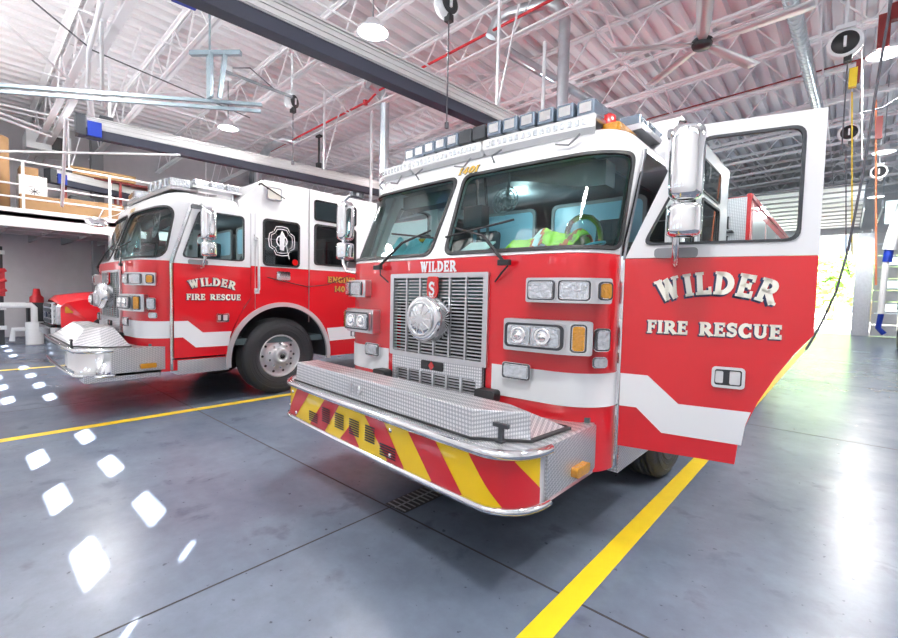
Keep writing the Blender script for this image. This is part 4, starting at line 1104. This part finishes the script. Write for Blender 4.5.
hang('pull_cord', 862, 0, 160, 10, .012, 'truss', 'thin white vertical conduit at the right', 'conduit')
tag_o(MB().tube([onY(846, 150, 8.6), onY(846, 262, 8.6), onY(850, 275, 8.6)], .008, 6).build('power_cable', 'hose'), 'thin black cord dropping from the near reel', 'cord')
tag_o(MB().tube([onY(860, 113, 10), onY(882, 108, 10), onY(898, 98, 10), onY(910, 88, 10)], .012, 6).build('power_cable', 'hose'), 'thin dark cable looping at the right edge', 'cable')
# hanging exhaust hose, white with blue ends
t = empty('exhaust_hose', onY(883, 330, 24)); t.location.z = 0; tag(t, 'white flexible exhaust hose with blue ends hanging by the closed door', 'hose')
def rel(p): return p - t.location
MB().tube([rel(onY(906, 200, 24)), rel(onY(893, 235, 24)), rel(onY(889, 250, 24))], .20, 12).tube([rel(onY(886, 262, 24)), rel(onY(883, 290, 24)), rel(onY(881, 314, 24))], .10, 12).build('hose_tube', 'pvc', t)
MB().tube([rel(onY(889, 250, 24)), rel(onY(887, 262, 24))], .14, 12).build('hose_end', 'blue', t)
MB().tube([rel(onY(881, 314, 24)), rel(onY(878, 328, 24)), rel(onY(884, 334, 24))], .09, 12).build('hose_end', 'blue', t)
tag_o(MB().cbox(onY(893, 212, 28), (.5, .1, 1.)).build('glazed_opening', 'sky_pane'), 'bright glazed panel high at the right edge', 'window')

# ---- mezzanine at the left
MX, MZ = -14., 2.85
t = empty('mezzanine', (MX, 1, 0)); tag(t, 'grey-white steel storage mezzanine along the left wall', 'mezzanine')
rel0 = Vector((MX, 1, 0))
def L(m): 
    m.v = [(v[0] - MX, v[1] - 1, v[2]) for v in m.v]; return m
L(MB().box(XL, MX, YF, 9, MZ + .22, MZ + .32).box(MX - .08, MX, YF, 9, MZ, MZ + .42)).build('deck', 'railwhite', t)
m = MB()
for k in range(12): m.box(XL, MX - .05, YF + .3 + k * .75, YF + .36 + k * .75, MZ - .02, MZ + .2)
for x_ in (MX - .5, MX - 1.6): m.box(x_, x_ + .08, YF, 9, MZ - .04, MZ + .06)
L(m).build('joists', 'grey', t)
for y_ in (2.72, 8.): L(MB().box(MX - .14, MX, y_, y_ + .14, 0, MZ)).build('column', 'railwhite', t)
for y_ in (-.4, 1.13, 2.72, 4.3, 5.9): L(MB().box(MX - .05, MX, y_, y_ + .05, MZ + .4, MZ + 1.5)).build('rail_post', 'railwhite', t)
for z_ in (.66, .95, 1.48): L(MB().tube([(MX - .02, YF, MZ + z_), (MX - .02, 9, MZ + z_)], .022, 6)).build('guard_rail', 'truss', t)
struct('trim_10', MB().box(-17.9, -17.6, 3.0, 3.3, 0, 7).box(-17.9, -17.6, 8.0, 8.3, 0, 7), 'grey', 'steel wall columns')
Zm = MZ + .32
def mbox(px0, px1, py0, py1, X, d, label, m_='card', name='cardboard_box', cat='box'):
    a, b = onX(px0, py1, X), onX(px1, py0, X)
    y0, y1 = sorted((a.y, b.y)); o = MB().box(X - d, X, y0, y1, 0, max(.1, b.z - Zm)); 
    o.v = [(v[0] - X, v[1] - y0, v[2]) for v in o.v]
    o = o.build(name, m_, None, .01); o.location = (X, y0, Zm); return tag(o, label, cat)
t = tag_o(MB().lathe([(0, 0), (.36, 0), (.36, 1.72), (.30, 1.72), (.30, 1.67), (0, 1.67)], None, 28).build('cardboard_tube', 'card'), 'tall brown cardboard drum at the left end of the mezzanine', 'drum'); t.location = (-14.6, .62, Zm)
o = mbox(19, 47, 178, 208, -14.7, .6, 'white cardboard carton with dark print beside the brown drum', 'paper')
CT = onX(47, 178, -14.7).z
m = MB(); c = (-14.695, 0, 0)
y_, z_ = o.location.y, Zm
for k in range(8):
    a = 2 * PI * k / 8; m.bar((.004, .28, .62), (.004, .28 + .10 * math.cos(a), .62 + .08 * math.sin(a)), .012)
for k in range(4): m.box(.0, .006, .12 + k * .10, .16 + k * .10, .18, .36)
m.build('printed_mark', 'darkplastic', o)
mbox(20, 62, 199, 212, -14.35, .25, 'long brown cardboard sheet lying at the mezzanine edge, nearer the drum')
mbox(62, 124, 206, 216, -14.35, .25, 'long brown cardboard sheet along the mezzanine edge behind the rail')
b = mbox(18, 36, 192, 200, -15.3, .5, 'small open brown box on the shelf behind the white carton'); b.scale.z = .28; b.location.x = -14.75; b.location.z = CT
# shelving with goods
sx, sy0, sy1 = -15.6, 2.1, 4.6
t = empty('storage_rack', (sx, sy0, Zm)); tag(t, 'dark red pallet rack loaded with cartons on the mezzanine', 'rack')
m = MB()
for y_ in (0, 1.2, 2.5):
    for x_ in (0, -.6): MB().box(x_ - .03, x_ + .03, y_ - .03, y_ + .03, 0, 1.5).build('upright', 'darkred', t)
for z_ in (.45, 1.33): MB().box(-.62, .02, 0, 2.5, z_, z_ + .04).build('shelf', 'darkred', t)
rnd = random.Random(3)
lab = ['flat dark carton on the lower shelf of the red rack', 'white folded sheets on the red rack', 'brown carton on the red rack, second from the left', 'pale plastic bundle on the red rack', 'dark crate at the right end of the red rack', 'orange-brown carton on top shelf', 'white carton on the middle shelf', 'small brown parcel on the middle shelf']
ms = ['darkplastic', 'paper', 'card', 'railwhite', 'darkplastic', 'card', 'paper', 'card']
k = 0
for z_ in (.0, .49):
    for y_ in (.1, .7, 1.35, 1.95):
        h = .22 + rnd.random() * .16; o = MB().box(-.45, 0, 0, .5, 0, h).build('storage_carton', ms[k], None, .01); o.location = (sx, sy0 + y_, Zm + z_ + (.005 if z_ else 0)); tag(o, lab[k], 'carton'); k += 1
for k, (y_, z_, w, l_) in enumerate(((2.15, 1.38, 1.5, 'stack of pale timber boards on top of the red rack, upper left'), (2.9, 1.38, 1.5, 'stack of timber boards lying on the red rack, right one'))):
    o = MB()
    for q in range(3): o.box(-.3, 0, 0, w * .5, q * .07, q * .07 + .055)
    o = o.build('timber_boards', 'wood'); o.location = (sx + .1, y_, Zm + z_ - .005 + .001); tag(o, l_, 'boards')
a = onX(47, 146, -16.5); tag_o(MB().cbox(a, (.9, .9, .45)).cbox(a + Vector((.46, .22, 0)), (.02, .35, .35), mi=1).build('unit_heater', ['railwhite', 'black']), 'boxy white unit heater hung above the mezzanine', 'heater')
a = onX(150, 182, -16.8)
struct('window_2', MB().box(-18.45, -18.40, 5.0, 6.6, 3.9, 4.9), 'sky_pane')
t = empty('mezzanine_fill', (-16, -.1, 2.78)); tag(t, 'added fill light with a fixture beneath the mezzanine, out of view', 'lamp')  # fill added to brighten the wall under the mezzanine
MB().box(-.6, .6, -.06, .06, 0, .05).build('housing', 'railwhite', t); MB().box(-.58, .58, -.04, .04, -.02, 0).build('tube', 'lamp', t)
l = bpy.data.lights.new('mezzanine_fill_glow', 'AREA'); l.shape = 'RECTANGLE'; l.size = 1.1; l.size_y = .1; l.energy = 60; o = bpy.data.objects.new('mezzanine_fill_glow', l); col.objects.link(o); o.location = (-16, -.1, 2.74)
# convex mirror
c = onX(97, 222, -12.); t = empty('convex_mirror', c); tag(t, 'oval convex safety mirror on an arm left of the left engine', 'mirror')
MB().lathe([(0, .06), (.12, .045), (.20, .0), (.205, -.02), (0, -.03)], Matrix.Rotation(R(60), 4, 'Y') @ Matrix.Scale(.55, 4, (0, 0, 1)) @ Matrix.Scale(.62, 4, (1, 0, 0)), 28).build('mirror_face', 'chrome', t)
MB().tube([(0, 0, 0), (.05, .1, .28), (-.3, .5, .42), (-2, .6, .7)], .012, 6).tube([(.0, .0, .05), (.0, .35, .2), (.1, .7, .5)], .01, 6).build('mirror_arm', 'truss', t)
# standpipe and hose rack by the left wall
c = onZ(35, 344, 0); t = empty('drain_pipe', (c.x, c.y - .35, 0)); tag(t, 'white plastic drain pipe rising from the floor with a bend', 'pipe')
MB().tube([(0, .35, 0), (0, .35, .58)], .18, 16).build('floor_sleeve', 'pvc', t)
MB().tube([(0, .35, .5), (0, .35, .95), (0, .30, 1.02), (0, -.45, 1.02)], .07, 12).tube([(0, .35, .4), (0, -.05, .4), (0, -.08, .1)], .06, 10).build('pipe_bend', 'pvc', t)
t = empty('hose_rack', (-12.8, .10, 0)); t.location = onZ(2, 345, 0); t.location.z = 0; tag(t, 'black vertical gear rack with red tools at the left edge', 'rack')
MB().box(-.1, .1, -.35, .05, 0, 2.5).build('rack_post', 'black', t)
m = MB()
for z_ in (1.3, 1.55, 1.8): m.tube([(.12, -.1, z_), (.12, .1, z_ + .12)], .05, 8)
m.box(.08, .13, -.2, .08, 1.25, 1.95); m.build('red_tools', 'spipe', t)
m = MB()
for z_ in (.4, .9, 2.3): m.box(.05, .14, -.2, .09, z_, z_ + .1)
m.build('label_tags', 'paper', t)
# jack by the wall
c = onX(37, 312, -17.6); t = empty('floor_pump', (c.x, c.y, 0)); tag(t, 'small red and black machine standing by the far left wall', 'machine')
MB().box(-.2, .2, -.22, .30, 0, 1.05).build('cabinet', 'black', t); MB().lathe([(.16, 1.05), (.16, 1.2), (.10, 1.26), (.07, 1.45), (0, 1.45)], None, 14).build('red_top', 'spipe', t)

# ---- pickup truck
def pickup(label, loc, paint, group=None, rz=0):
    T = empty('pickup_truck', loc, rz); tag(T, label, 'pickup truck')
    W = 1.0
    def sect(x0, x1, prof, name, m_, bevel=.05):
        return MB().slab(prof, lambda y, z, o: Vector((o, y, z)), x0, x1, back=True).build(name, m_, T, bevel)
    # lofted hood with fenders
    m = MB(); ys = [(0.0, 1.20, .90), (.10, 1.30, .96), (.5, 1.37, .99), (1.2, 1.43, 1.0), (1.7, 1.46, 1.0)]; vs = []; N = 13
    for y, zt, w in ys:
        for i in range(N):
            u = -1 + 2 * i / (N - 1); x = w * u
            z = zt - .10 * abs(u) ** 4 + (.03 if abs(u) < .5 else 0); vs.append((x, y + .06 * u * u, z))
    fs = [(j * N + i, j * N + i + 1, (j + 1) * N + i + 1, (j + 1) * N + i) for j in range(len(ys) - 1) for i in range(N - 1)]
    m.add(vs, fs, True); m.build('hood', paint, T)
    ac = lambda r, a0, a1: [(.95 + r * math.cos(R(a0 + (a1 - a0) * k / 14)), .42 + r * math.sin(R(a0 + (a1 - a0) * k / 14))) for k in range(15)]
    side = [(.06, .62), (.06, 1.10), (.14, 1.20), (.5, 1.275), (1.2, 1.33), (1.7, 1.36), (1.7, .42)] + ac(.50, 0, 180) + [(.4, .42)]
    for s in (1, -1):
        MB().slab(side, lambda y, z, o, s=s: Vector((s * (W * (.90 if y < .1 else 1) + o), y, z)), -.05, 0, back=True).build('fender', paint, T)
        MB().slab(ac(.54, -2, 182) + ac(.49, 182, -2), lambda y, z, o, s=s: Vector((s * (W + o), y, z)), -.02, .03).build('fender_flare', 'black', T)
        body = [(1.7, .42), (1.7, 1.36), (4.1, 1.38), (4.1, .42)]
        MB().slab(body, lambda y, z, o, s=s: Vector((s * (W + o), y, z)), -.05, 0, back=True).build('door_panel', paint, T)
    sect(-.84, .84, [(1.75, 1.36), (2.35, 1.92), (3.8, 1.94), (4.1, 1.38)], 'greenhouse', 'dglass')
    sect(-.80, .80, [(2.32, 1.90), (2.36, 1.95), (3.8, 1.97), (3.85, 1.92)], 'roof', paint)
    sect(-.98, .98, [(4.15, .5), (4.15, 1.4), (5.9, 1.4), (5.9, .5)], 'cargo_bed', paint)
    sect(-.85, .85, [(.2, .4), (.2, 1.1), (1.7, 1.1), (1.7, .4)], 'engine_bay', 'black')
    g = MB().box(-.55, .55, -.04, .06, .72, 1.19).build('grille', 'chrome', T, .02)
    m = MB()
    for z in (.79, .90, 1.01, 1.12): m.box(-.48, .48, -.055, -.03, z - .034, z + .034)
    m.build('grille_insert', 'darkplastic', g)
    MB().slab([(.12 * math.cos(R(t_)), .92 + .06 * math.sin(R(t_))) for t_ in range(0, 360, 20)], lambda x, z, o: Vector((x, -.06 - o, z)), 0, .015).build('grille_badge', 'navy', g)
    for s in (1, -1):
        MB().box(*sorted((s * .56, s * .90)), -.02, .16, .74, 1.14).build('headlamp', 'lens', T, .03)
        MB().box(*sorted((s * .90, s * .96)), .12, .26, .98, 1.12).build('turn_lamp', 'amber', T, .02)
    b = MB().slab(rpoly([(-.98, .25), (-.95, -.10), (.95, -.10), (.98, .25)], .1), lambda x, y, o: Vector((x, y, .50 + o)), 0, .19, back=True).build('bumper', 'chrome', T, .02)
    MB().box(-.9, .9, -.02, .2, .34, .5).box(-.6, .6, -.06, 0, .62, .70).build('lower_valance', 'black', b)
    for y in (.95, 4.9):
        for s in (1, -1):
            X = Matrix.Translation((s * .86, y, .42)) @ Matrix.Rotation(s * PI / 2, 4, 'Y')
            w_ = MB().lathe([(.24, -.12), (.38, -.13), (.42, -.09), (.42, .09), (.38, .13), (.25, .12)], X, 32).build('wheel', 'tire', T)
            rm = MB().lathe([(.25, -.05), (.25, .11), (.22, .09), (.06, .07), (.05, .12), (0, .12)], X, 28); rm.build('wheel_rim', 'chrome', w_)
    for s in (1, -1): MB().box(*sorted((s * 1.02, s * 1.22)), 2.0, 2.12, 1.38, 1.62).build('side_mirror', 'black', T, .03)
    return T
pickup('red pickup truck parked under the mezzanine left of the left engine', (-12.75, 1.42, 0), 'red')
pickup('dark blue vehicle just showing at the right edge', (2.42, 17.3, 0), 'navypaint')

# ---- the engines
E1 = make_engine('right red and white fire engine with its cab door open and chevron bumper', (-2.24, 2.68, 0), 1., '1401', True, True, 'fire engines')
E3 = make_engine('left red and white fire engine with closed doors and polished plain bumper', (-6.2 - 1.22 * 1.05, 1.80, 0), 1.05, '1403', False, False, 'fire engines')

for e_ in (E1, E3):  # fill lights added to brighten the cab interiors
    l = bpy.data.lights.new('cab_fill_light', 'POINT'); l.energy = 9.; l.shadow_soft_size = .08; l.color = (.9, 1, 1)
    o = bpy.data.objects.new('cab_fill_light', l); col.objects.link(o); o.parent = e_; o.location = (0, .75, 2.40)

# ---- loose things on the dashboard of the right engine
def at(x, y, z): return Vector((-2.24 + x, 2.68 + y, z))
def cloth(nx, ny, fn, name, m_, label, cat, th=.012, mi_fn=None):
    m = MB(); vs = [fn(i / nx, j / ny) for j in range(ny + 1) for i in range(nx + 1)]; fs = [(j * (nx + 1) + i, j * (nx + 1) + i + 1, (j + 1) * (nx + 1) + i + 1, (j + 1) * (nx + 1) + i) for j in range(ny) for i in range(nx)]
    for f, k in zip(fs, range(len(fs))):
        pass
    b = len(m.v); m.v += [tuple(v) for v in vs]
    for k, f in enumerate(fs): m.f.append(list(f)); m.sm.append(True); m.mi.append(mi_fn((k % nx) / nx, (k // nx) / ny) if mi_fn else 0)
    o = m.build(name, m_); s = o.modifiers.new('thickness', 'SOLIDIFY'); s.thickness = th
    return tag(o, label, cat)
rnd = random.Random(5)
def vest(u, v):
    x = .48 + .54 * u; y = -.17 + .28 * v
    z = 1.81 + .11 * math.sin(PI * v) * (.55 + .45 * math.sin(PI * u)) + .022 * math.sin(13 * u + 4 * v) + .014 * math.sin(27 * u - 9 * v) + .03 * u
    return at(x, y, z)
cloth(36, 18, vest, 'safety_vest', ['hazard', 'orange', 'decal'], 'crumpled yellow-green safety vest with orange strips on the right dashboard', 'vest', .01, lambda u, v: 2 if abs(u - .45 + .2 * v) < .045 else (1 if abs(u - .45 + .2 * v) < .085 or abs(u - .8 - .25 * v) < .03 else 0))
def bag(u, v):
    x = -.80 + .52 * u; y = -.17 + .25 * v
    return at(x, y, 1.79 + .20 * math.sin(PI * v) * (.5 + .5 * abs(math.sin(2.6 * PI * u))) + .02 * math.sin(21 * u + 7 * v))
cloth(30, 14, bag, 'rain_cape', 'aqua', 'folded pale aqua cloth lying on the left dashboard of the right engine', 'cloth')
def vest2(u, v): return at(-1.02 + .2 * u, -.10 + .22 * v, 1.775 + .07 * math.sin(PI * v) + .015 * math.sin(19 * u + 5 * v))
cloth(12, 10, vest2, 'folded_vest', 'hazard', 'yellow-green folded fabric at the far left dashboard corner', 'vest')
o = MB().box(-.11, .11, -.15, .15, 0, .012).build('paper_sheet', 'paper'); o.location = at(.16, -.08, 1.84); o.rotation_euler = (R(28), 0, R(6)); tag(o, 'white paper sheet propped at the middle of the dashboard', 'paper')
o = MB().box(-.16, .16, -.05, .05, 0, .05).build('document_box', 'paper', None, .005); o.location = at(.34, .06, 1.80); o.rotation_euler.z = R(8); tag(o, 'white and blue carton lying on the dashboard beside the gauge hood', 'box')
m = MB().box(-.16, .16, -.052, -.05, .015, .03); m.build('blue_print', 'blue', o)
X = Matrix.Identity(4)
t = empty('face_shield', at(1.0, -.04, 1.91)); t.rotation_euler = (R(10), R(-12), R(-20)); tag(t, 'clear rounded face shield with white rim by the right windshield corner', 'face shield')
MB().lathe([(.10, -.09), (.115, -.03), (.11, .04), (.08, .09), (.03, .115), (0, .118)], None, 24).build('visor', 'mask', t)
MB().tube([(.108 * math.cos(2 * PI * k / 24), .108 * math.sin(2 * PI * k / 24), -.09) for k in range(25)], .008, 6, cap=False).build('rim', 'aqua', t)
t = empty('respirator_mask', at(-.55, .12, 1.98)); tag(t, 'small dark mask with orange filter on the left dashboard', 'mask')
MB().lathe([(.05, -.05), (.06, 0), (.045, .05), (0, .07)], None, 16).build('mask_body', 'darkplastic', t); MB().lathe([(.045, -.02), (.062, -.01), (.062, .015), (.045, .02)], None, 16).build('filter_ring', 'amber', t)

# ---- outside
struct('ground', MB().box(-60, 60, YB + .35, 120, -.12, -.02).box(-60, 60, -60, YF - .3, -.12, -.02), 'pave')
rnd = random.Random(11)
TR = [(-16, 60), (-10.5, 57), (-5, 60), (-1., 56), (1.8, 58), (4.5, 55), (9, 58), (15, 60)]
for i, (x_, y_) in enumerate(TR):
    t = empty('tree', (x_, y_, -.02)); tag(t, 'sunlit green tree outside the open doorway', 'tree', 'trees outside the doorway')
    MB().tube([(0, 0, 0), (.1, 0, 2), (0, .1, 4)], [.25, .18, .1], 8).build('trunk', 'wood', t)
    m = MB()
    for k in range(260):
        a = rnd.random() * 2 * PI; ph = math.acos(2 * rnd.random() - 1); r = 2.9 * (.6 + .4 * rnd.random())
        c = Vector((r * math.sin(ph) * math.cos(a), r * math.sin(ph) * math.sin(a), 3.8 + r * .95 * math.cos(ph)))
        if c.z < .4: c.z = .4 + rnd.random()
        s_ = .35 + .3 * rnd.random(); q = Matrix.Rotation(rnd.random() * 6, 3, 'X') @ Matrix.Rotation(rnd.random() * 6, 3, 'Z')
        m.add([c + q @ Vector(v) * s_ for v in ((-1, 0, 0), (0, -.6, .1), (1, 0, 0), (0, .6, .1), (0, 0, .5))], [(0, 1, 4), (1, 2, 4), (2, 3, 4), (3, 0, 4)])
    m.build('foliage', 'leaf', t)

# ---- light: sun and sky
s = bpy.data.lights.new('sun', 'SUN'); s.energy = 85.; s.angle = R(.6); s.color = (1, .96, .9)
o = bpy.data.objects.new('sun', s); col.objects.link(o)
o.rotation_euler = SUN.normalized().to_track_quat('-Z', 'Y').to_euler()
w = bpy.data.worlds.new('world'); scene.world = w; w.use_nodes = True
nt = w.node_tree; bg = nt.nodes['Background']
bg.inputs['Color'].default_value = (.72, .86, 1, 1); bg.inputs['Strength'].default_value = 1.8

# ---- camera
cam = bpy.data.cameras.new('camera'); co = bpy.data.objects.new('camera', cam); col.objects.link(co)
cam.sensor_width = 36; cam.lens = F / 898 * 36; cam.clip_start = .05; cam.clip_end = 400
Rm = Matrix(((VX.x, VX.y, VX.z), (VY.x, VY.y, VY.z), (VZ.x, VZ.y, VZ.z)))
co.matrix_world = Matrix.Translation((0, 0, CAMZ)) @ Rm.to_4x4()
scene.camera = co
scene.view_settings.view_transform = 'Standard'; scene.view_settings.look = 'None'
scene.view_settings.gamma = 1; scene.view_settings.exposure = .13; scene.view_settings.use_curve_mapping = False
scene.cycles.max_bounces = 8; scene.cycles.diffuse_bounces = 5; scene.cycles.glossy_bounces = 4; scene.cycles.transparent_max_bounces = 12
scene.cycles.use_denoising = True
scene.cycles.sample_clamp_indirect = 6
scene.cycles.caustics_reflective = False; scene.cycles.caustics_refractive = False
